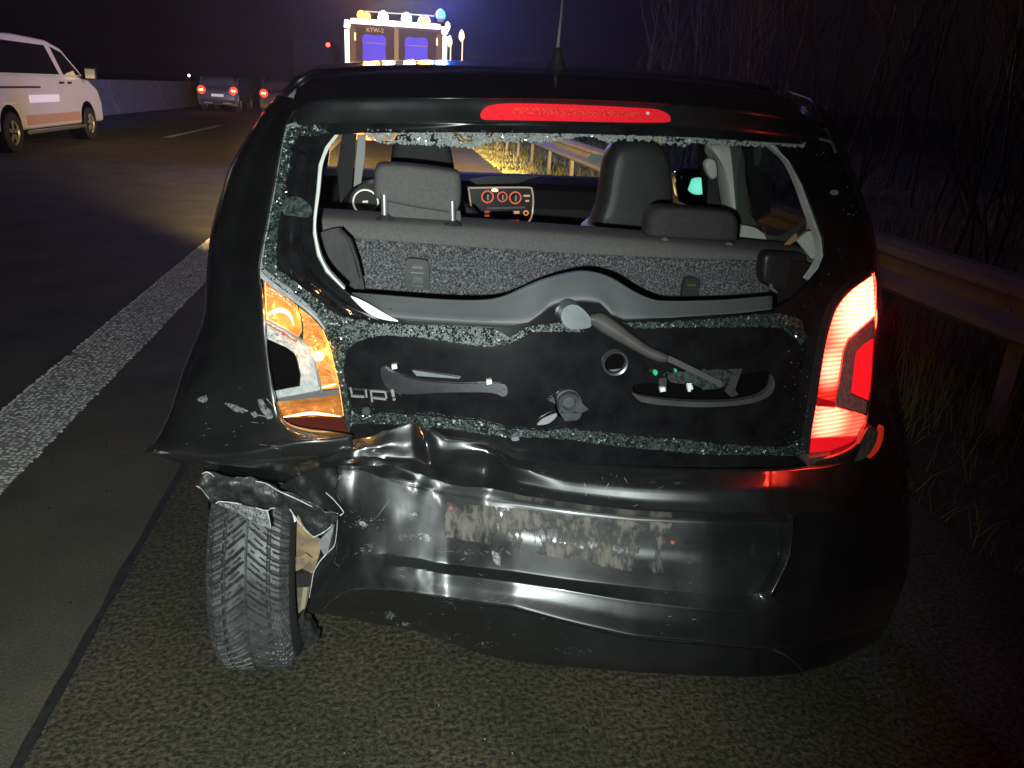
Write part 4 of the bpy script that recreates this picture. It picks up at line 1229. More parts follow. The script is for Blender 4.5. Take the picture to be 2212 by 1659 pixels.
# wheel well behind the torn corner: mud-caked inner panels
mesh('mud_panel', *sheet([(610,1100),(640,1108),(668,1150),(700,1170),(712,1186),(690,1222),(676,1240),(652,1228),(640,1234),(612,1244)], [], lambda u, v: P(u, v, 1.66 + .02 * noise.noise(Vector((u * .02, v * .02, 1)))), 10, 0.004), mud, car)
mesh('mud_panel_fold', *sheet([(622,1212),(660,1196),(674,1206),(652,1228),(640,1233),(618,1243)], [], flat(1.62), 9, 0.004), mud, car)
mesh('axle_strut', *sheet([(640,1230),(676,1238),(666,1290),(656,1330),(640,1322),(634,1280)], [], flat(1.67), 9, 0.02), M('muddy_steel', (0.22, 0.18, 0.12), .85, vary=(25, (.06, .055, .045), .15)), car)
mesh('axle_rail', *sheet([(660,1236),(670,1238),(656,1328),(648,1322)], [], flat(1.655), 9, 0.01), M('muddy_rail', (0.30, 0.25, 0.16), .85), car)
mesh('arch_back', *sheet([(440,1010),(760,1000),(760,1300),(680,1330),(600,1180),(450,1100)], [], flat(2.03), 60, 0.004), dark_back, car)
mesh('exhaust_scrap', *sheet(rag([(652,1330),(668,1342),(676,1360),(690,1382),(668,1398),(650,1378),(636,1352)], 4), [], flat(1.62), 8, 0.03), dirty_black, car, smooth=False)
mesh('white_bracket', *sheet([(628,1108),(634,1114),(640,1126),(632,1130),(626,1118)], [], flat(1.60), 6, 0.004), white_clip, car)
mesh('side_clip', *sheet(smooth_poly([(366,892),(372,888),(378,896),(384,898),(378,908),(370,902)], 2), [], flat(1.66), 4, 0.006), white_clip, car)

# ---- cabin ------------------------------------------------------------------------
mesh('floor_pan', *box((XC, 3.1, 0.27), (1.42, 2.9, 0.04)), cabin_dark, car, smooth=False)
for s in (-1, 1):
    x = XC + s * 0.78
    rows = []
    for Y in (2.05, 2.5, 3.2, 3.85, 4.45, 4.72):
        w = lerp_table([(2.0, .80), (3.2, .815), (4.2, .80), (4.75, .62)], Y)
        top = 0.98 - 0.04 * sstep(3.6, 4.7, Y) - .12 * sstep(4.2, 4.75, Y)
        rows.append([Vector((XC + s * (w - .03), Y, top)), Vector((XC + s * (w - .004), Y, top - .06)), Vector((XC + s * (w + .012), Y, .7)), Vector((XC + s * w, Y, .45)), Vector((XC + s * (w - .05), Y, .22))])
    solid(mesh('body_side', *loft_v(rows, 4, 5), paint, car), 0.03)
    mesh('boot_side_trim', *box((XC + s * 0.66, 1.83, 0.72), (0.03, 0.50, 0.66)), cabin_dark, car, smooth=False)
    # roof rail and pillars
    mesh('a_pillar', *tube([(XC + s * .58, 3.26, 1.42), (XC + s * .67, 3.6, 1.23), (XC + s * .74, 3.98, 0.98)], [.030, .034, .04], 10), paint, car)
    mesh('b_pillar', *tube([(XC + s * .585, 2.50, 1.42), (XC + s * .69, 2.55, 1.2), (XC + s * .765, 2.58, 0.96)], [.035, .042, .05], 10), paint, car)
    mesh('roof_rail', *tube([(XC + s * .59, 2.05, 1.40), (XC + s * .61, 2.3, 1.415), (XC + s * .61, 2.8, 1.42), (XC + s * .58, 3.3, 1.41)], .024, 10), paint, car)
    # door glass
    V = [(XC + s * .635, 2.55, 1.45), (XC + s * .60, 3.28, 1.44), (XC + s * .735, 3.9, 1.0), (XC + s * .765, 2.6, 0.97)]
    mesh('door_glass', V, [(0, 1, 2, 3)], thin_glass('door_glass_tint', (.55, .60, .57), rough=.05), car)
    V = [(XC + s * .62, 1.88, 1.40), (XC + s * .635, 2.48, 1.45), (XC + s * .76, 2.52, 0.97), (XC + s * .775, 2.0, 1.0)]
    mesh('side_glass', V, [(0, 1, 2, 3)], thin_glass('side_glass_tint', (.35, .38, .36), rough=.05), car)
# bonnet and front end
rows = []
for Y, z, w in ((3.92, 1.0, .72), (4.2, .97, .70), (4.5, .90, .66), (4.7, .80, .60), (4.78, .62, .58), (4.80, .40, .60), (4.74, .24, .60)):
    rows.append([Vector((XC + w * s, Y - .16 * s * s * (1 if Y > 4.3 else 0), z - .05 * s * s)) for s in (-1, -.5, 0, .5, 1)])
solid(mesh('bonnet', *loft_v(rows, 5, 5), paint, car), .01)
scr = thin_glass('windscreen_glass', (.93, .95, .93), rough=.02)
V = [Vector((XC + s * w, Y - .10 * s * s, z)) for Y, z, w in ((3.30, 1.465, .59), (3.62, 1.26, .65), (3.96, 1.00, .72)) for s in (-1, -.5, 0, .5, 1)]
mesh('windscreen', V, [(j * 5 + i, j * 5 + i + 1, j * 5 + i + 6, j * 5 + i + 5) for j in range(2) for i in range(4)], scr, car)
headliner = M('headliner', (0.16, 0.155, 0.145), .95)
V = [Vector((XC + .60 * s, Y, zroof(XC + .60 * s, Y) - .03)) for Y in (1.82, 2.1, 2.5, 3.0, 3.28) for s in (-1, -.6, -.2, .2, .6, 1)]
solid(mesh('headliner', V, [(j * 6 + i, j * 6 + i + 1, j * 6 + i + 7, j * 6 + i + 6) for j in range(4) for i in range(5)], headliner, car), .008)
for s in (-1, 1):
    c = Vector((XC + s * .56, 4.66, .66))
    hl = mesh('headlight', *lathe([(-.06, .05), (0.0, .085), (.05, .08), (.07, .05), (.075, 0)], 24, 'Y', c), emitter('headlight_glow', (1.0, .82, .5), 3.0), car)
    lamp('headlight_beam', 'SPOT', c + Vector((0, .30, 0)), 8200, (1.0, .70, .30), target=c + Vector((-0.9, 10, -.55)), size=.05, angle=66, blend=1.0)
    lamp('headlight_main_beam', 'SPOT', c + Vector((0, .30, 0)), 215000, (1.0, .60, .20), target=(c.x + s * .25 - .15, 8.45, 0.0), size=.05, angle=23, blend=.85)

# dashboard
dp = [(3.30, .62), (3.26, .80), (3.30, .96), (3.36, 1.03), (3.45, 1.05), (3.60, 1.065), (3.80, 1.055), (3.95, 1.0), (3.95, .62)]
bevel(mesh('dashboard', *prism(dp, XC - .70, XC + .70, 'X'), cabin_dark, car, smooth=False), .02, 3)
mesh('dash_vent_strip', *sheet([(1010,388),(1060,380),(1170,380),(1140,388),(1120,396),(1030,398)], [], lambda u, v: PZ(u, v, 1.062) if False else P(u, v, 3.34), 12, .004), black_plastic, car)
# instrument binnacle with chrome ring
rc = P(790, 437, 3.14)
mesh('binnacle', *sheet(smooth_poly([(752,470),(756,430),(768,408),(795,396),(830,402),(850,430),(850,480),(800,490)], 3), [], flat(3.16), 14, .12), M('binnacle', (.020, .018, .014), .6), car)
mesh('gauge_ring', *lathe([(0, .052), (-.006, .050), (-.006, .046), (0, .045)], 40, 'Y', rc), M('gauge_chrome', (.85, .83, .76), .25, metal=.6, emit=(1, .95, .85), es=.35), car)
mesh('gauge_mark', *sheet([(783,434),(795,433),(795,438),(783,438)], [], flat(3.12), 5, .002), M('gauge_mark', (.8, .78, .7), .5, emit=(1, .95, .85), es=.4), car)
# centre console
cy = 3.19
panel = smooth_poly([(1013,412),(1020,406),(1138,405),(1149,410),(1152,430),(1150,462),(1143,478),(1128,482),(1040,484),(1024,478)], 3, .35)
mesh('console', *sheet(panel, [], flat(cy), 12, .05), M('console_black', (.016, .013, .012), .35), car)
pc = [(p[0], p[1]) for p in panel]
ring_path = [Vector(P(u, v, cy - .004)) for u, v in pc] + [P(*pc[0], cy - .004)]
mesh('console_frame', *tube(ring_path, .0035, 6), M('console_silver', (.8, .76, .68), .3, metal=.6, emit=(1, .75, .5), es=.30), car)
dial_m = emitter('dial_glow', (1.0, .16, .07), .42)
for k, (a, b_, r_) in enumerate(((1053, 425, .0255), (1085, 425, .021), (1113, 427, .0255))):
    c = P(a, b_, cy - .004)
    mesh('dial', *lathe([(0, r_), (-.004, r_), (-.004, r_ * .82), (0, r_ * .8)], 22, 'Y', c), dial_m, car)
    mesh('knob', *lathe([(0, r_ * .6), (-.014, r_ * .5), (-.014, 0)], 16, 'Y', c), black_plastic, car)
    mesh('knob_pointer', *box(c + Vector((0, -.016, 0)), (.004, .003, r_ * .9)), white_clip, car, smooth=False)
mesh('warning_light', *sheet(circ(1069, 411, 7, 3.4, 12), [], flat(cy - .006), 4, .003), emitter('warning_glow', (1.0, .60, .18), 4.5), car)
mesh('display_slot', *sheet([(1052,448),(1135,446),(1135,450),(1052,452)], [], flat(cy - .004), 8, .002), M('slot', (.18, .12, .08), .4), car)
mesh('radio_display', *sheet([(1063,456),(1107,455),(1107,470),(1063,471)], [], flat(cy - .004), 8, .002), M('radio_glass', (.01, .006, .005), .1), car)
for a, b_, w_, h_ in ((1052, 458, 5, 2.2), (1052, 466, 5, 2.2), (1116, 459, 6, 3), (1138, 423, 7, 2), (1139, 434, 4, 2)):
    mesh('lit_button', *sheet([(a - w_, b_ - h_), (a + w_, b_ - h_), (a + w_, b_ + h_), (a - w_, b_ + h_)], [], flat(cy - .005), 6, .002), emitter('button_glow', (1.0, .20, .10) if a < 1100 else (.9, .5, .25), .35), car)
for k in range(6):
    a = 1064 + k * 10
    mesh('preset_button', *sheet([(a, 475), (a + 7, 475), (a + 7, 478), (a, 478)], [], flat(cy - .005), 6, .002), dial_m, car)
mesh('volume_ring', *lathe([(0, .011), (-.004, .011), (-.004, .007), (0, .007)], 16, 'Y', P(1136, 460, cy - .004)), emitter('volume_glow', (1, .3, .15), .7), car)

# front seats
mesh('front_seat', *cushion([(846,330),(856,298),(880,288),(940,288),(966,298),(977,330),(988,390),(1004,438),(1034,462),(1050,494),(1046,560),(800,560),(786,500),(806,462),(832,430),(842,380)], 2.62, .14, .045), fabric_dark, car)  # dim light on this seat is put into its darker fabric
mesh('front_seat', *cushion([(1320,345),(1335,314),(1365,302),(1410,302),(1440,318),(1456,352),(1462,420),(1466,480),(1490,520),(1490,580),(1270,580),(1262,515),(1286,490),(1304,440),(1312,390)], 2.62, .16, .06), vinyl, car)
# rear seat: back with fabric top roll and felt
top_e = [(660,466),(1000,487),(1300,508),(1560,530),(1790,547)]
mid_e = [(660,507),(742,513),(1123,541),(1420,556),(1660,563),(1790,572)]
bot_e = [(660,640),(900,680),(1300,720),(1790,720)]
def rowY(path, Y, n=40):
    t = sorted([(p.x, p.y) for p in spline([Vector((a, b, 0)) for a, b in path], 12, .5)])
    return [P(660 + (1790 - 660) * k / (n - 1), lerp_table(t, 660 + (1790 - 660) * k / (n - 1)), Y) for k in range(n)]
rt, rm, rb_ = rowY(top_e, 1.99), rowY(mid_e, 1.955), rowY(bot_e, 1.93)
V, Fc = loft_v([[p + Vector((0, .16, -.05)) for p in rt], [p + Vector((0, .10, .004)) for p in rt], [p + Vector((0, .03, .004)) for p in rt], [p + Vector((0, -.012, -.004)) for p in rt], [a.lerp(b, .5) + Vector((0, -.012, 0)) for a, b in zip(rt, rm)], rm], 1, 5)
solid(mesh('rear_seat_top', V, Fc, fabric, car), .004)
V, Fc = loft_v([rm, [a.lerp(b, .4) + Vector((0, .004, 0)) for a, b in zip(rm, rb_)], rb_], 1, 5)
V = [p + Vector((0, .002, 0)) for p in V]
solid(mesh('rear_seat_back', V, Fc, carpet, car), .004)
# latch plates in the felt
def latch(poly, y):
    mesh('latch_plate', *sheet(smooth_poly(poly, 3, .25), [], flat(y), 8, .02), M('latch_plastic', (.030, .030, .031), .4), car)
latch([(878,562),(900,560),(925,566),(927,620),(922,626),(885,624),(877,616)], 1.915)
for q in ([(890,574),(914,576),(914,582),(890,580)], [(888,587),(916,589),(916,592),(888,590)], [(892,598),(914,600),(914,612),(890,611)], [(890,616),(914,618),(914,621),(890,619)]):
    mesh('latch_slot', *sheet(q, [], flat(1.908), 8, .004), dark_metal if q[0][1] != 587 else bare_plastic, car)
latch([(1482,602),(1512,604),(1506,646),(1474,644)], 1.915)
mesh('latch_slot', *sheet([(1486,614),(1504,615),(1504,618),(1486,617)], [], flat(1.908), 8, .004), M('brass', (.5, .38, .12), .3, metal=.8), car)
mesh('belt_buckle_box', *cushion([(1656,548),(1700,548),(1744,556),(1740,604),(1722,628),(1690,632),(1650,612),(1648,580)], 1.86, .05, .015), M('buckle_plastic', (.018, .013, .014), .45), car)
mesh('buckle_tongue', *sheet([(1663,612),(1668,614),(1670,622),(1680,630),(1678,634),(1662,624)], [], flat(1.855), 6, .003), bare_plastic, car)
# left boot side: dark flap and strap
mesh('boot_flap', *sheet(smooth_poly([(684,508),(731,493),(752,516),(772,566),(788,628),(752,628),(712,598),(690,566)], 3, .3), [], lambda u, v: P(u, v, 1.80 + .0006 * (u - 700)), 12, .006), M('flap_vinyl', (.040, .038, .038), .6, vary=(20, (.06, .058, .058), .2), bump=(40, .5, .004)), car)
mesh('boot_strap', *tube([P(733, 495, 1.79), P(756, 518, 1.785), P(770, 560, 1.78), P(780, 600, 1.78)], .005, 6), cabin_dark, car)
# head restraints
mesh('head_restraint', *cushion([(808,376),(816,358),(836,354),(900,358),(984,370),(997,382),(999,420),(996,446),(986,462),(966,462),(890,450),(818,434),(807,420)], 1.99, .10, .03), fabric, car, label='raised head restraint with chrome posts')
mesh('head_restraint_base', *sheet([(840,428),(994,456),(996,470),(990,488),(838,474),(836,445)], [], flat(2.02), 20, .06), fabric, car)
for a, b0, b1 in ((830, 420, 474), (977, 434, 486)):
    mesh('restraint_post', *tube([P(a, b0, 1.985), P(a + 1, b1, 1.985)], .0085, 10), chrome, car)
    mesh('post_collar', *lathe([(0, .024), (.004, .022), (.009, .012), (.012, .010)], 18, 'Z', P(a + 2, b1, 1.985)), dark_metal, car)
mesh('head_restraint', *cushion([(1408,468),(1422,452),(1450,448),(1560,455),(1590,462),(1602,484),(1600,516),(1592,524),(1500,520),(1410,514),(1403,500)], 1.97, .10, .03), fabric_dark, car, label='lowered dark head restraint')
for a, b0 in ((1437, 515), (1577, 525)):
    mesh('post_collar', *lathe([(-.004, .012), (0, .010), (.004, 0)], 12, 'Z', P(a, b0, 1.95)), chrome, car)
# pillars and side trim seen inside
mesh('b_pillar_trim', *cushion([(1540,312),(1606,312),(1614,370),(1622,430),(1631,489),(1649,506),(1640,530),(1600,530),(1584,470),(1572,400),(1560,350)], 2.40, .10, .05), pillar_grey, car)
mesh('side_trim', *sheet(smooth_poly([(1600,488),(1631,492),(1650,505),(1676,510),(1698,508),(1728,490),(1752,474),(1768,500),(1760,560),(1690,545),(1600,530)], 3, .3), [], lambda u, v: P(u, v, 2.30 - .0016 * (u - 1600)), 16, .02), pillar_grey, car)
mesh('seat_belt', *sheet([(1694,528),(1712,510),(1752,474),(1756,486),(1722,518),(1706,529)], [], flat(2.02), 10, .003), beige, car)
mesh('c_pillar_trim', *sheet([(1722,520),(1745,500),(1765,500),(1778,540),(1778,560),(1752,558)], [], flat(1.88), 10, .01), pillar_grey, car)
mesh('belt_anchor', *cushion([(1524,356),(1532,343),(1546,346),(1550,364),(1550,382),(1540,388),(1530,376)], 2.36, .03, .01), seal_white, car)
mesh('belt_webbing', *sheet([(1530,384),(1548,386),(1560,470),(1564,520),(1530,520),(1528,440)], [], flat(2.38), 14, .003), M('belt_black', (.02, .02, .02), .8), car)
mesh('window_reflection', *sheet([(1606,312),(1660,312),(1668,400),(1665,460),(1650,470),(1631,480),(1622,420)], [], flat(2.5), 14, .01), M('reflection_grey', (.09, .095, .09), .8), car)  # grey panel painted for the headliner reflected in the side window
mesh('a_pillar_trim', *sheet([(772,292),(790,292),(788,340),(780,395),(762,404),(766,350)], [], flat(3.2), 14, .04), pillar_grey, car)
mesh('door_frame_inner', *sheet([(740,290),(770,290),(764,350),(760,406),(735,440),(728,360)], [], flat(2.9), 14, .04), cabin_dark, car)
mesh('suction_disc', *sheet(circ(1289, 342, 19, 9, 20), [], flat(3.45), 6, .003), M('disc', (.30, .38, .36), .5), car)
mesh('wing_mirror_housing', *cushion([(1468,372),(1500,366),(1540,372),(1546,420),(1520,446),(1478,440),(1466,410)], 3.62, .10, .03), gloss_black, car)
# mirror glass throws the torch back at the lens
mc = P(1508, 402, 3.61)
nrm = ((CAM + Vector((-.03, -.01, -.025)) - mc).normalized())
ax = nrm.cross(Vector((0, 0, 1))).normalized()
ay = nrm.cross(ax)
V = [mc + ax * (.052 * math.cos(t)) + ay * (.040 * math.sin(t)) + nrm * .006 for t in [2 * math.pi * i / 28 for i in range(28)]]
mesh('wing_mirror_glass', V, [tuple(range(28))], M('mirror_glass', (.016, .056, .048), .17, metal=1.0), car)

# ---- scratches, scuffs, plate mount --------------------------------------------------
bvB = BVHTree.FromPolygons(BV, BF)
bvQ = BVHTree.FromPolygons(QV, QF)
def hit(bv, off=.0012):
    def f(u, v):
        d = ray(u, v).normalized()
        h = bv.ray_cast(CAM, d)
        return (h[0] - d * off) if h[0] else None
    return f
def scratch_set(bv, lines, mat, name, off=.0012):
    f = hit(bv, off)
    V, Fc = [], []
    for path, w in lines:
        pts = []
        for a, b_ in zip(path, path[1:]):
            n = max(2, int(math.hypot(b_[0] - a[0], b_[1] - a[1]) / 4))
            pts += [(a[0] + (b_[0] - a[0]) * k / n, a[1] + (b_[1] - a[1]) * k / n) for k in range(n)]
        pts.append(path[-1])
        pr = None
        for i, p in enumerate(pts):
            q0, q1 = pts[max(0, i - 1)], pts[min(len(pts) - 1, i + 1)]
            dx, dy = q1[0] - q0[0], q1[1] - q0[1]
            l = math.hypot(dx, dy) or 1
            ww = w * .62 * (0.25 + .75 * math.sin(math.pi * (i + .5) / len(pts))) * random.uniform(.4, 1.3)
            if random.random() < .18:
                pr = None
                continue
            A, B = f(p[0] - dy / l * ww, p[1] + dx / l * ww), f(p[0] + dy / l * ww, p[1] - dx / l * ww)
            if A is None or B is None:
                pr = None
                continue
            o_ = len(V)
            V += [A, B]
            if pr is not None:
                Fc.append((pr, pr + 1, o_ + 1, o_))
            pr = o_
    return mesh(name, V, Fc, mat, car, smooth=False, kind='stuff')
rnd = random.Random(5)
L = []
for k in range(16):                              # fanned stress whitening at the peak
    t = k / 15
    L.append(([(905 - 70 * t - 20, 917 + 18 * t), (870 - 60 * t, 926 + 22 * t)], .35))
    L.append(([(905 + 150 * t, 920 + 34 * t), (940 + 140 * t, 938 + 34 * t)], .40))
for k in range(14):
    t = k / 13
    L.append(([(1060 + 40 * t, 955 + 22 * t), (1074 + 34 * t, 962 + 26 * t)], .5))
for k in range(9):
    L.append(([(780 - 6 * k, 1010 + 3 * k), (740 - 5 * k, 1024 + 4 * k), (715 - 4 * k, 1040 + 3 * k)], .32))
for a, b_ in (((1262,1042),(1268,1062)), ((1268,1062),(1262,1078)), ((1400,1058),(1408,1080)), ((1344,1024),(1360,1050)), ((1318,1040),(1306,1058)), ((1290,1066),(1310,1052))):
    L.append(([a, b_], .9))
def flecks(cu, cv, ru, rv, n, ln=(1.5, 7), w=(.25, .7), ang=0.0, spread=.5):
    for _ in range(n):
        r_, t_ = math.sqrt(rnd.random()), rnd.uniform(0, 6.283)
        u, v = cu + ru * r_ * math.cos(t_), cv + rv * r_ * math.sin(t_)
        a_ = ang + rnd.gauss(0, spread)
        l_ = rnd.uniform(*ln)
        L.append(([(u, v), (u + l_ * math.cos(a_), v + l_ * math.sin(a_))], rnd.uniform(*w)))
flecks(893, 1160, 42, 7, 70, ang=.1)
flecks(918, 1163, 14, 7, 40, spread=1.2)
flecks(790, 1186, 14, 12, 45, spread=1.5, w=(.2, .5))
flecks(1072, 1205, 10, 16, 36, ang=1.2)
flecks(870, 1116, 50, 5, 24, w=(.2, .45))
flecks(842, 1328, 12, 7, 50, spread=1.4)
flecks(880, 1348, 30, 5, 26, ang=.2)
flecks(960, 1374, 50, 9, 26, ang=.35, ln=(4, 14), w=(.2, .4))
flecks(1050, 1392, 26, 6, 24, ang=.2)
flecks(1330, 1050, 60, 24, 26, spread=1.2, w=(.2, .5))
flecks(800, 1130, 40, 14, 30, spread=.9)
flecks(1010, 1190, 90, 8, 40, ang=.12, ln=(3, 14), w=(.2, .5))
flecks(1080, 1300, 200, 8, 40, ang=.15, ln=(4, 20), w=(.15, .4))
flecks(1240, 1405, 50, 8, 20, ang=.2, w=(.2, .5))
flecks(760, 1120, 20, 26, 20, ang=1.3)
L += [([(800,1130),(818,1112),(840,1082),(850,1062)], .5), ([(728,1168),(727,1196),(722,1216),(740,1228)], .5)]
for k in range(70):
    u, v = rnd.uniform(740, 1500), rnd.uniform(1000, 1420)
    a = rnd.uniform(-.5, .5)
    l_ = rnd.uniform(3, 16)
    L.append(([(u, v), (u + l_ * math.cos(a), v + l_ * math.sin(a))], rnd.uniform(.25, .7)))
scratch_set(bvB, L, scuff, 'bumper_scratches')
L = []
for k in range(12):
    t = k / 11
    L.append(([(330, 972 + 8 * t), (355 + 40 * t, 976 + 10 * t)], .7))
    L.append(([(335 + 6 * k, 976 + k), (400 + 8 * k, 985 + 1.2 * k)], .35))
L += [([(442,858),(430,862),(438,868),(458,866)], 1.6), ([(485,872),(512,878),(535,886)], 2.4), ([(560,868),(572,880),(585,905)], 2.8), ([(550,895),(575,900)], 1.6), ([(575,860),(590,878)], 1.6), ([(460,806),(468,810)], 1.0), ([(488,820),(500,824)], 1.2), ([(522,782),(524,794)], .7),
      ([(540,912),(570,914)], .8), ([(560,960),(600,964)], .9), ([(585,966),(620,974)], .7), ([(400,956),(408,962)], 1.0), ([(505,842),(520,838)], .6)]
for k in range(40):
    u, v = rnd.uniform(400, 640), rnd.uniform(840, 1000)
    L.append(([(u, v), (u + rnd.uniform(-8, 8), v + rnd.uniform(-3, 3))], rnd.uniform(.25, .6)))
scratch_set(bvQ, L, scuff, 'panel_scratches')
# flakes where the paint has burst off
chip_m = M('burst_paint', (0.035, 0.036, 0.036), .55, vary=(140, (.20, .205, .20), .12), bump=(150, .8, .003))
def chip(bv, poly):
    f = hit(bv, .0022)
    mesh('paint_chip', *sheet(rag(poly, 1.1), [], lambda u, v: f(u, v) or P(u, v, 1.45), 6, .0012), chip_m, car, smooth=False)
for q in ([(484,870),(500,872),(520,880),(536,888),(524,892),(505,888),(496,880)], [(556,864),(566,862),(574,876),(586,888),(590,902),(578,906),(568,892),(560,880)], [(424,862),(436,856),(446,854),(448,864),(440,870),(428,868)], [(318,974),(330,970),(338,974),(328,980)], [(540,892),(552,890),(560,898),(548,902)]):
    chip(bvQ, q)
for q in ([(1062,1190),(1072,1192),(1082,1204),(1080,1222),(1070,1218),(1064,1204)], [(904,1154),(920,1150),(934,1160),(926,1170),(908,1166)], [(832,1328),(842,1320),(852,1330),(846,1338),(834,1337)], [(868,1344),(882,1346),(880,1352),(868,1350)], [(770,1128),(786,1126),(796,1134),(784,1138)], [(880,1108),(900,1106),(902,1114),(882,1116)]):
    chip(bvB, q)
# plate mount: the bare field the number plate was torn from, caked with road dirt
def mat_platemount():
    m = M('plate_field', (0.17, 0.15, 0.12), .8)
    nt = m.node_tree
    b = nt.nodes['Principled BSDF']
    tc = nt.nodes.new('ShaderNodeTexCoord')
    mp = nt.nodes.new('ShaderNodeMapping')
    mp.inputs['Scale'].default_value = (34, 9, 16)
    n = nt.nodes.new('ShaderNodeTexNoise')
    n.inputs['Scale'].default_value = 1.0
    n.inputs['Detail'].default_value = 6
    n.inputs['Roughness'].default_value = .65
    mp2 = nt.nodes.new('ShaderNodeMapping')
    mp2.inputs['Scale'].default_value = (6, 3, 22)
    n2 = nt.nodes.new('ShaderNodeTexNoise')
    n2.inputs['Detail'].default_value = 4
    n2.inputs['Scale'].default_value = 1.0
    mx = nt.nodes.new('ShaderNodeMath')
    mx.operation = 'MULTIPLY_ADD'
    mx.inputs[1].default_value = .45
    r = nt.nodes.new('ShaderNodeValToRGB')
    e = r.color_ramp.elements
    e[0].position, e[0].color = .56, (.115, .100, .082, 1)
    e[1].position, e[1].color = .84, (.022, .022, .022, 1)
    q = e.new(.70)
    q.color = (.072, .066, .057, 1)
    nt.links.new(tc.outputs['Object'], mp.inputs['Vector'])
    nt.links.new(tc.outputs['Object'], mp2.inputs['Vector'])
    nt.links.new(mp.outputs[0], n.inputs['Vector'])
    nt.links.new(mp2.outputs[0], n2.inputs['Vector'])
    nt.links.new(n2.outputs['Fac'], mx.inputs[0])
    nt.links.new(n.outputs['Fac'], mx.inputs[2])
    nt.links.new(mx.outputs[0], r.inputs['Fac'])
    nt.links.new(r.outputs['Color'], b.inputs['Base Color'])
    al = nt.nodes.new('ShaderNodeMapRange')      # where the dirt has been rubbed off the panel shows
    al.inputs['From Min'].default_value = .66
    al.inputs['From Max'].default_value = .80
    al.inputs['To Min'].default_value = 1.0
    al.inputs['To Max'].default_value = 0.0
    nt.links.new(mx.outputs[0], al.inputs['Value'])
    nt.links.new(al.outputs['Result'], b.inputs['Alpha'])
    return m
fB = hit(bvB, .0022)
def fBs(u, v):
    return fB(u, v) or P(u, v, 1.33)
mesh('plate_field', *sheet(rag([(962,1100),(968,1086),(1100,1098),(1320,1122),(1450,1130),(1458,1160),(1446,1238),(1380,1238),(1240,1212),(1080,1180),(960,1160)], 1.5), [], fBs, 16, 0.0015), mat_platemount(), car)
for a, b_ in ((974, 1097), (1453, 1172)):
    mesh('red_plug', *sheet(circ(a, b_, 4.5, 4, 10), [], lambda u, v: (hit(bvB, .004)(u, v) or P(u, v, 1.33)), 4, .003), M('red_plug', (.30, .05, .03), .6), car)
seam_p = [(698,1318),(714,1300),(748,1278),(783,1272),(830,1274),(895,1283),(968,1295),(1042,1305),(1113,1314),(1160,1325),(1220,1343),(1300,1361),(1370,1377),(1450,1385),(1530,1391),(1620,1398),(1655,1401),(1690,1412),(1715,1430),(1735,1452)]
ribbon(seam_p, lambda t: 1.0 + .5 * noise.noise(Vector((t * 30, 0, 0))), lambda u, v: (hit(bvB, .003)(u, v) or P(u, v, 1.3)), M('skirt_seam', (.055, .052, .048), .55, vary=(40, (.012, .012, .012), .2)), 'skirt_seam', .002)
mesh('sensor_dimple', *sheet(circ(1113, 948, 9, 5, 12), [], onG(.008), 5, .006), bare_plastic, car)
mesh('sticker_spot', *sheet(circ(1803, 416, 9, 6, 14), [], onG(.008), 5, .003), M('spot_grey', (.30, .28, .26), .6), car)

# crumbs of glass and grit lying about on the road
V, Fc = [], []
rnd = random.Random(11)
for k in range(420):
    t = abs(rnd.gauss(0, .5))
    x, y = rnd.uniform(-.5, 1.3), 1.52 - t * .9
    if rnd.random() < .35:
        x, y = rnd.uniform(-1.9, 2.0), rnd.uniform(.5, 3.4)
    s = rnd.uniform(.0015, .0045)
    v_, f_ = box((x, y, s * .4 + .001), (s, s * rnd.uniform(.6, 1.4), s * .8), Matrix.Rotation(rnd.uniform(0, 6), 3, Vector((rnd.random(), rnd.random(), 1)).normalized()))
    o_ = len(V)
    V += v_
    Fc += [tuple(i + o_ for i in q) for q in f_]
mesh('glass_debris', V, Fc, shard, smooth=False, kind='stuff', label='scattered crumbs of window glass and grit on the asphalt', category='debris')

# ================================================================== OTHER VEHICLES
van_white = M('van_white', (0.72, 0.70, 0.62), 0.35, coat=.6, vary=(2, (.62, .60, .54), .3))
van_glass = M('van_glass', (0.012, 0.011, 0.012), 0.08)
dark_tyre = M('road_tyre', (0.015, 0.015, 0.015), .8)
alloy = M('wheel_alloy', (.42, .42, .38), .4, metal=.6)
def simple_wheel(parent, c, r, w, name='wheel'):
    e = bpy.data.objects.new(name, None)
    link(e, parent)
    e.location = c
    mesh('tyre', *lathe([(-w / 2, r * .62), (-w / 2, r * .94), (-w * .38, r), (w * .38, r), (w / 2, r * .94), (w / 2, r * .62)], 36, 'X'), dark_tyre, e)
    parts = [lathe([(w * .42, r * .64), (w * .47, r * .60), (w * .30, r * .52), (w * .26, r * .18), (w * .34, r * .14), (w * .34, 0)], 36, 'X')]
    mesh('rim', *join(*parts), alloy, e)
    for k in range(5):
        a = 2 * math.pi * k / 5 + .3
        R_ = Matrix.Rotation(a, 3, 'X')
        mesh('spoke', *box((w * .40, math.cos(a) * r * .36, math.sin(a) * r * .36), (w * .12, r * .46, r * .13), R_), alloy, e, smooth=False)
    return e

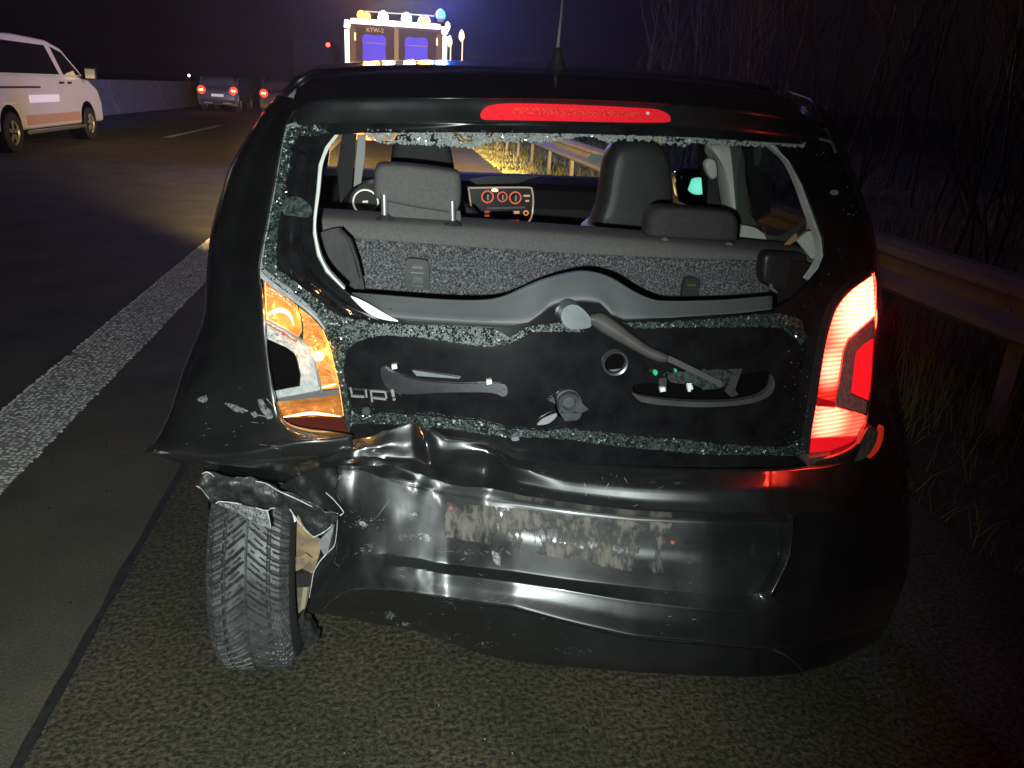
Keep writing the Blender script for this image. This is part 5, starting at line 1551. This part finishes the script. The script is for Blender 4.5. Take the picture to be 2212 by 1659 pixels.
# white van in the passing lane
van = thing('white_van', 'white passenger van with a broad orange sill stripe passing in the far lane', 'van', (-7.45, 17.0, 0))
Y0 = 17.0
def vside(s):
    return s
hw = 0.95
prof_low = [(-2.75, .34), (-2.80, .75), (-2.74, 1.27), (1.35, 1.27), (1.95, 1.20), (2.42, 1.02), (2.58, .72), (2.56, .34)]
prof_up = [(-2.74, 1.262), (-2.62, 1.78), (-2.50, 1.90), (-1.0, 1.94), (.35, 1.90), (.95, 1.78), (1.72, 1.262)]
def van_body(name, prof, w0, w1, mat, parent, bev):
    zs = [z for _, z in prof]
    z0, z1 = min(zs), max(zs)
    n = len(prof)
    V = []
    for s in (-1, 1):
        for y, z in prof:
            t = (z - z0) / (z1 - z0)
            V.append(Vector((s * (w0 + (w1 - w0) * t), y, z)))
    Fc = [tuple(range(n))[::-1], tuple(range(n, 2 * n))] + [(i, (i + 1) % n, n + (i + 1) % n, n + i) for i in range(n)]
    return bevel(mesh(name, V, Fc, mat, parent, smooth=False), bev, 3)
van_body('lower_body', prof_low, hw, hw - .01, van_white, van, .06)
van_body('upper_body', prof_up, hw - .015, hw - .16, van_white, van, .05)
def vx(z, off=.006):
    return hw - .015 - .145 * clamp((z - 1.262) / .68) + off
def vpane(name, pts, mat, off=.008, th=.012):
    V = [Vector((vx(z, off), y, z)) for y, z in pts] + [Vector((vx(z, off - th), y, z)) for y, z in pts]
    n = len(pts)
    mesh(name, V, [tuple(range(n)), tuple(range(2 * n - 1, n - 1, -1))] + [(i, i + n, (i + 1) % n + n, (i + 1) % n) for i in range(n)], mat, van, smooth=False)
vpane('side_window', [(-2.5, 1.29), (.42, 1.29), (.16, 1.80), (-2.4, 1.82)], van_glass)
vpane('door_window', [(.62, 1.29), (1.52, 1.29), (.88, 1.70), (.42, 1.79)], van_glass)
V = [Vector((s * vx(z, -.06), y + .012, z + .012)) for s in (-1, 1) for y, z in ((1.66, 1.31), (1.0, 1.75))]
mesh('windscreen', V, [(0, 1, 3, 2)], van_glass, van)
orange = M('orange_stripe', (.52, .31, .20), .5)
mesh('sill_stripe', *box((hw - .004, -.1, .50), (.02, 2.55, .17)), orange, van, smooth=False)
mesh('sill_tube', *tube([(hw + .03, -1.40, .30), (hw + .03, 1.28, .30)], .035, 10), chrome, van)
mesh('door_handle', *box((hw + .01, .42, 1.14), (.03, .2, .04)), black_plastic, van, smooth=False)
mesh('door_handle', *box((hw + .01, .82, 1.14), (.03, .16, .04)), black_plastic, van, smooth=False)
mesh('slide_rail', *box((hw + .004, -1.55, 1.06), (.015, 1.9, .03)), black_plastic, van, smooth=False)
mesh('reflective_panel', *box((hw - .002, -.45, .86), (.02, 1.3, .13)), M('reflective_film', (.85, .80, .85), .25, emit=(.95, .85, 1.0), es=.25), van, smooth=False)  # light thrown back by the sticker put in as faint emission
mesh('lettering_bar', *box((hw - .002, -1.95, .80), (.02, .45, .03)), white_clip, van, smooth=False)
mesh('lettering_bar', *box((hw - .002, -1.95, .72), (.02, .40, .03)), white_clip, van, smooth=False)
bevel(mesh('mirror_housing', *box((hw + .17, 1.60, 1.33), (.22, .12, .24)), black_plastic, van, smooth=False), .03)
mesh('mirror_glass', *box((hw + .17, 1.535, 1.33), (.18, .01, .18)), chrome, van, smooth=False)
for y in (-2.0, 1.62):
    simple_wheel(van, (hw - .075, y, .33), .33, .24)
    mesh('wheel_arch', *lathe([(hw - .30, .40), (hw + .012, .40), (hw + .012, .0)], 36, 'X', (0, y, .38)), dark_back, van)
    simple_wheel(van, (-hw + .13, y, .33), .33, .24)

# cars ahead, seen from behind
def far_car(label, loc, paint_m, brake):
    c = thing('passenger_car', label, 'car', loc, 0, None)
    sec = [(0.0, .30, .78), (0.0, .62, .86), (.06, .88, .84), (.35, 1.02, .80), (.75, 1.38, .62), (1.7, 1.45, .60), (2.5, 1.36, .60), (3.2, .98, .78), (4.1, .80, .76), (4.2, .35, .74)]
    rows = [[Vector((w * s, y + .10 * s * s * (1 if y < .3 else 0), z - (.05 * s * s))) for s in (-1, -.8, -.4, 0, .4, .8, 1)] for y, z, w in sec]
    V, Fc = loft_v(rows, 2, 3, .5, .4)
    mesh('body', V, Fc, paint_m, c)
    for s in (-1, 1):
        mesh('body_side', *prism([(y, z) for y, z, _ in sec], s * .70, s * .80, 'X'), paint_m, c, smooth=False)
        mesh('tail_lamp', *lathe([(-.02, 0), (-.015, .13), (.02, .16), (.05, .16)], 16, 'Y', (s * .66, .03, .86)), brake, c)
        for k in (-.045, .045):
            mesh('lamp_core', *lathe([(-.03, 0), (-.025, .03), (0, .04)], 10, 'Y', (s * .66 + k, .02, .86)), emitter('far_lamp_core', (1.0, .45, .12), 14), c)
        for y in (.75, 3.4):
            simple_wheel(c, (s * .72, y, .31), .31, .2)
    mesh('rear_window', *sheet_quad((-.58, .42, 1.06), (.58, .42, 1.06), (.50, .72, 1.34), (-.50, .72, 1.34)), van_glass, c)
    mesh('number_plate', *box((0, -.02, .66), (.50, .02, .11)), M('plate_white', (.8, .8, .78), .5, emit=(1, .97, .9), es=.22), c, smooth=False)
    mesh('rear_bumper', *box((0, .01, .40), (1.5, .10, .16)), black_plastic, c, smooth=False)
    mesh('bumper_chrome', *box((.38, -.045, .36), (.34, .02, .03)), chrome, c, smooth=False)
    mesh('bumper_chrome', *box((-.38, -.045, .36), (.34, .02, .03)), chrome, c, smooth=False)
    return c
def sheet_quad(a, b, c_, d):
    V = [Vector(a), Vector(b), Vector(c_), Vector(d)]
    V += [v + Vector((0, .01, -.005)) for v in V]
    return V, [(0, 1, 2, 3), (7, 6, 5, 4), (0, 4, 5, 1), (1, 5, 6, 2), (2, 6, 7, 3), (3, 7, 4, 0)]
far_red = emitter('far_tail_lamp', (1.0, .02, .012), 6.0)
far_car('pale blue-grey car braking beyond the white van', (-7.45, 36.5, 0), M('blue_grey_paint', (.085, .10, .13), .4, coat=.4), far_red)
far_car('dark car half hidden behind the wrecked hatchback, tail lamps lit', (-4.66, 35.0, 0), M('dark_blue_paint', (.05, .05, .07), .3, coat=.5), far_red)

# ambulance ahead on the shoulder
amb = thing('ambulance', 'box-bodied ambulance with glowing white rear frame and amber, white and blue roof lights', 'ambulance', (0.05, 17.0, 0))
amb_b = M('ambulance_body', (.035, .026, .024), .95, spec=.03, vary=(3, (.028, .020, .018), .3))
AW, ATOP = 0.97, 2.58
bevel(mesh('box_body', *box((0, 2.1, 1.50), (AW * 2, 4.1, 2.06)), amb_b, amb, smooth=False), .04)
bevel(mesh('cab', *prism([(4.1, .45), (4.1, 2.3), (4.6, 2.25), (5.4, 1.45), (6.0, 1.25), (6.1, .5)], -.92, .92, 'X'), amb_b, amb, smooth=False), .05)
frame_glow = emitter('frame_glow', (1.0, .97, .92), 1.6)  # white contour frame, made to glow by emission in its material
mesh('frame_glow_top', *tube([(-AW + .08, .02, ATOP), (AW - .10, .02, ATOP)], .050, 12), frame_glow, amb)
for s in (-1, 1):
    mesh('frame_glow_side', *tube([(s * AW, .02, 1.0), (s * AW, .02, ATOP - .16)], .046, 12), frame_glow, amb)
    mesh('frame_glow_corner', *tube([(s * AW, .02, ATOP - .13), (s * (AW - .02), .02, ATOP + .01)], .062, 12), frame_glow, amb)
    mesh('door_frame_strip', *box((s * (AW - .12), .03, 1.7), (.10, .04, 1.5)), M('frame_strip', (.06, .045, .04), .95, spec=.03), amb, smooth=False)
    mesh('door_hinge', *box((s * (AW - .16), .0, 2.30), (.03, .03, .14)), white_clip, amb, smooth=False)
    d = mesh('rear_door', *box((s * .42, .035, 1.55), (.80, .03, 1.85)), M('door_panel', (.024, .016, .014), .95, spec=.03), amb, smooth=False)
    wq = smooth_poly([(-.20, -.24), (0, -.25), (.20, -.24), (.21, 0), (.20, .24), (0, .25), (-.20, .24), (-.21, 0)], 4, .6)
    mesh('door_window', *prism([(s * .42 - .02 + a * 1.05, 2.08 + b_ * 1.05) for a, b_ in wq], 0.0, .03, 'Y'), M('blue_lit_window', (.01, .01, .03), .06, emit=(.13, .075, .95), es=.80), amb, smooth=False)
    mesh('window_rail', *box((s * .42, -.006, 2.20), (.40, .008, .012)), black_plastic, amb, smooth=False)
    mesh('tail_lamp', *box((s * .86, 0.0, .72), (.14, .05, .34)), emitter('ambulance_tail', (1, .05, .02), 2.0), amb, smooth=False)
mesh('centre_post', *box((0, .0, 1.75), (.085, .05, 1.5)), M('post_metal', (.13, .105, .095), .95, spec=.03), amb, smooth=False)
mesh('rear_bumper', *box((0, -.05, .46), (1.9, .14, .22)), M('bumper_reflex', (.60, .16, .05), .5), amb, smooth=False)
def text(name, s, loc, size, mat, parent):
    cu = bpy.data.curves.new(name, 'FONT')
    cu.body = s
    cu.size = size
    cu.extrude = .003
    cu.align_x = 'CENTER'
    tmp = bpy.data.objects.new(name, cu)
    col.objects.link(tmp)
    bpy.context.view_layer.update()
    me = bpy.data.meshes.new_from_object(tmp.evaluated_get(bpy.context.evaluated_depsgraph_get()))
    bpy.data.objects.remove(tmp)
    me.materials.clear()
    me.materials.append(mat)
    o = bpy.data.objects.new(name, me)
    link(o, parent)
    o.location = loc
    o.rotation_euler = (math.pi / 2, 0, 0)
    return o
letter_m = M('white_lettering', (.30, .28, .26), .9, spec=.03, emit=(1, .93, .85), es=.02)
text('call_sign', 'KTW-2', (-.42, .012, 2.40), .11, letter_m, amb)
text('crest_text', 'KREIS', (.56, -.008, 1.845), .085, letter_m, amb)
mesh('crest_swoosh', *tube([(.36, -.006, 1.80), (.20, -.006, 1.82), (.20, -.006, 1.88), (.32, -.006, 1.90)], .014, 6), letter_m, amb)
mesh('crest_swoosh', *tube([(.30, -.006, 1.82), (.31, -.006, 1.96)], .012, 6), letter_m, amb)
def beacon(x, z, r, c, s, name, pw):
    mesh(name, *lathe([(-.6 * r, r * .8), (0, r), (.7 * r, r * .75), (1.1 * r, r * .2), (1.12 * r, 0)], 18, 'Z', (x, .12, z)), emitter(name + '_glow', c, s), amb)
    mesh('lamp_foot', *box((x, .12, z - r * .9), (r * 1.2, r * 1.2, r * .7)), black_plastic, amb, smooth=False)
    lamp(name + '_light', 'POINT', (0.05 + x, 17.6, z + .45), pw, c, size=.12)
for x, z in ((-.70, 2.70), (-.58, 2.68)):
    beacon(x, z, .078, (1.0, .30, .045), 4.5, 'amber_lamp', 60)
for x in (-.26, .20):
    beacon(x, 2.69, .105, (1.0, .88, .55), 9, 'work_lamp', 120)
for x, z in ((.50, 2.665), (.60, 2.68)):
    beacon(x, z, .078, (1.0, .30, .045), 4.5, 'amber_lamp', 60)
beacon(.88, 2.80, .10, (.03, .16, 1.0), 7, 'blue_beacon', 950)
lamp('blue_beacon_beam', 'SPOT', (.93, 16.6, 3.2), 5200, (.03, .16, 1.0), target=(-9.7, 30.0, .8), size=.1, angle=58, blend=.8)
mesh('roof_bar', *tube([(-.75, .15, 2.78), (.75, .15, 2.78)], .012, 6), dark_metal, amb)
for k, (x, z0, z1, e) in enumerate(((1.10, 1.7, 2.26, .9), (1.34, 1.7, 2.38, 2.5))):
    mesh('marker_pole', *tube([(x, .2, z0), (x, .2, z1)], .014, 6), M('pole_white', (.7, .65, .6), .5, emit=(1, .9, .8), es=.12), amb)
    mesh('marker_lamp', *lathe([(-.09, .02), (-.03, .055), (.05, .05), (.12, .015), (.13, 0)], 12, 'Z', (x - .02, .2, z1 + .06)), emitter('marker_glow', (1.0, .80, .45), e), amb)
mesh('side_lamp', *lathe([(-.08, .02), (-.02, .05), (.06, .045), (.1, 0)], 12, 'Z', (1.03, .2, 2.60)), emitter('side_lamp_glow', (1.0, .75, .7), 5), amb)
for s in (-1, 1):
    for y in (1.2, 5.0):
        simple_wheel(amb, (s * .82, y, .36), .36, .24)

# broken-down trailer lamp left of the ambulance, far beacons
tr = thing('service_truck', 'dim blue-lit truck with a high red marker lamp ahead of the ambulance', 'truck', (-4.9, 52, 0))
bevel(mesh('box_body', *box((0, 3, 2.2), (2.4, 6, 3.0)), M('truck_body', (.006, .006, .009), .7), tr, smooth=False), .05)
mesh('rear_frame', *box((0, -.02, .62), (2.4, .2, .2)), black_plastic, tr, smooth=False)
mesh('marker_lamp', *lathe([(-.1, 0), (-.06, .10), (0, .12)], 14, 'Y', (.95, -.02, 3.55)), emitter('marker_red', (1, .04, .03), 12), tr)
for s in (-1, 1):
    for y in (1.2, 4.6):
        simple_wheel(tr, (s * 1.05, y, .45), .45, .28)
for k, (u, v, Y, s, c, lb) in enumerate(((647, 161, 60.0, .16, (1, .95, .65), 'small yellowish delineator light beyond the dark car'), (408, 163, 62.0, .09, (.9, .95, 1.0), 'tiny white delineator light beyond the pale car'))):
    p = P(u, v, Y)
    d = thing('delineator', lb, 'road marker', (p.x, p.y, 0))
    mesh('post', *prism([(-.06, 0), (.06, 0), (.05, p.z - s), (-.05, p.z - s)], -.03, .03, 'Y'), M('delineator_white', (.7, .7, .7), .6), d, smooth=False)
    mesh('reflector', *lathe([(-.03, 0), (-.02, s * .8), (.02, s)], 12, 'Y', (0, 0, p.z)), emitter('delineator_glow', c, 6), d)

# ================================================================== ADDED GLOW HAZE
haze_m = bpy.data.materials.new('glow_haze')
haze_m.use_nodes = True
nt = haze_m.node_tree
nt.nodes.clear()
ho = nt.nodes.new('ShaderNodeOutputMaterial')
pv = nt.nodes.new('ShaderNodeVolumePrincipled')
pv.inputs['Color'].default_value = (.8, .8, .85, 1)
pv.inputs['Density'].default_value = HAZE  # added volume, stands in for the bloom round the lamps
pv.inputs['Anisotropy'].default_value = 0.78
nt.links.new(pv.outputs[0], ho.inputs['Volume'])
hz = mesh('haze', *box((0, 148, 3.4), (396, 308, 9.6)), haze_m, smooth=False, kind='stuff', label='thin haze added over the motorway to carry the lamp glow', category='haze')
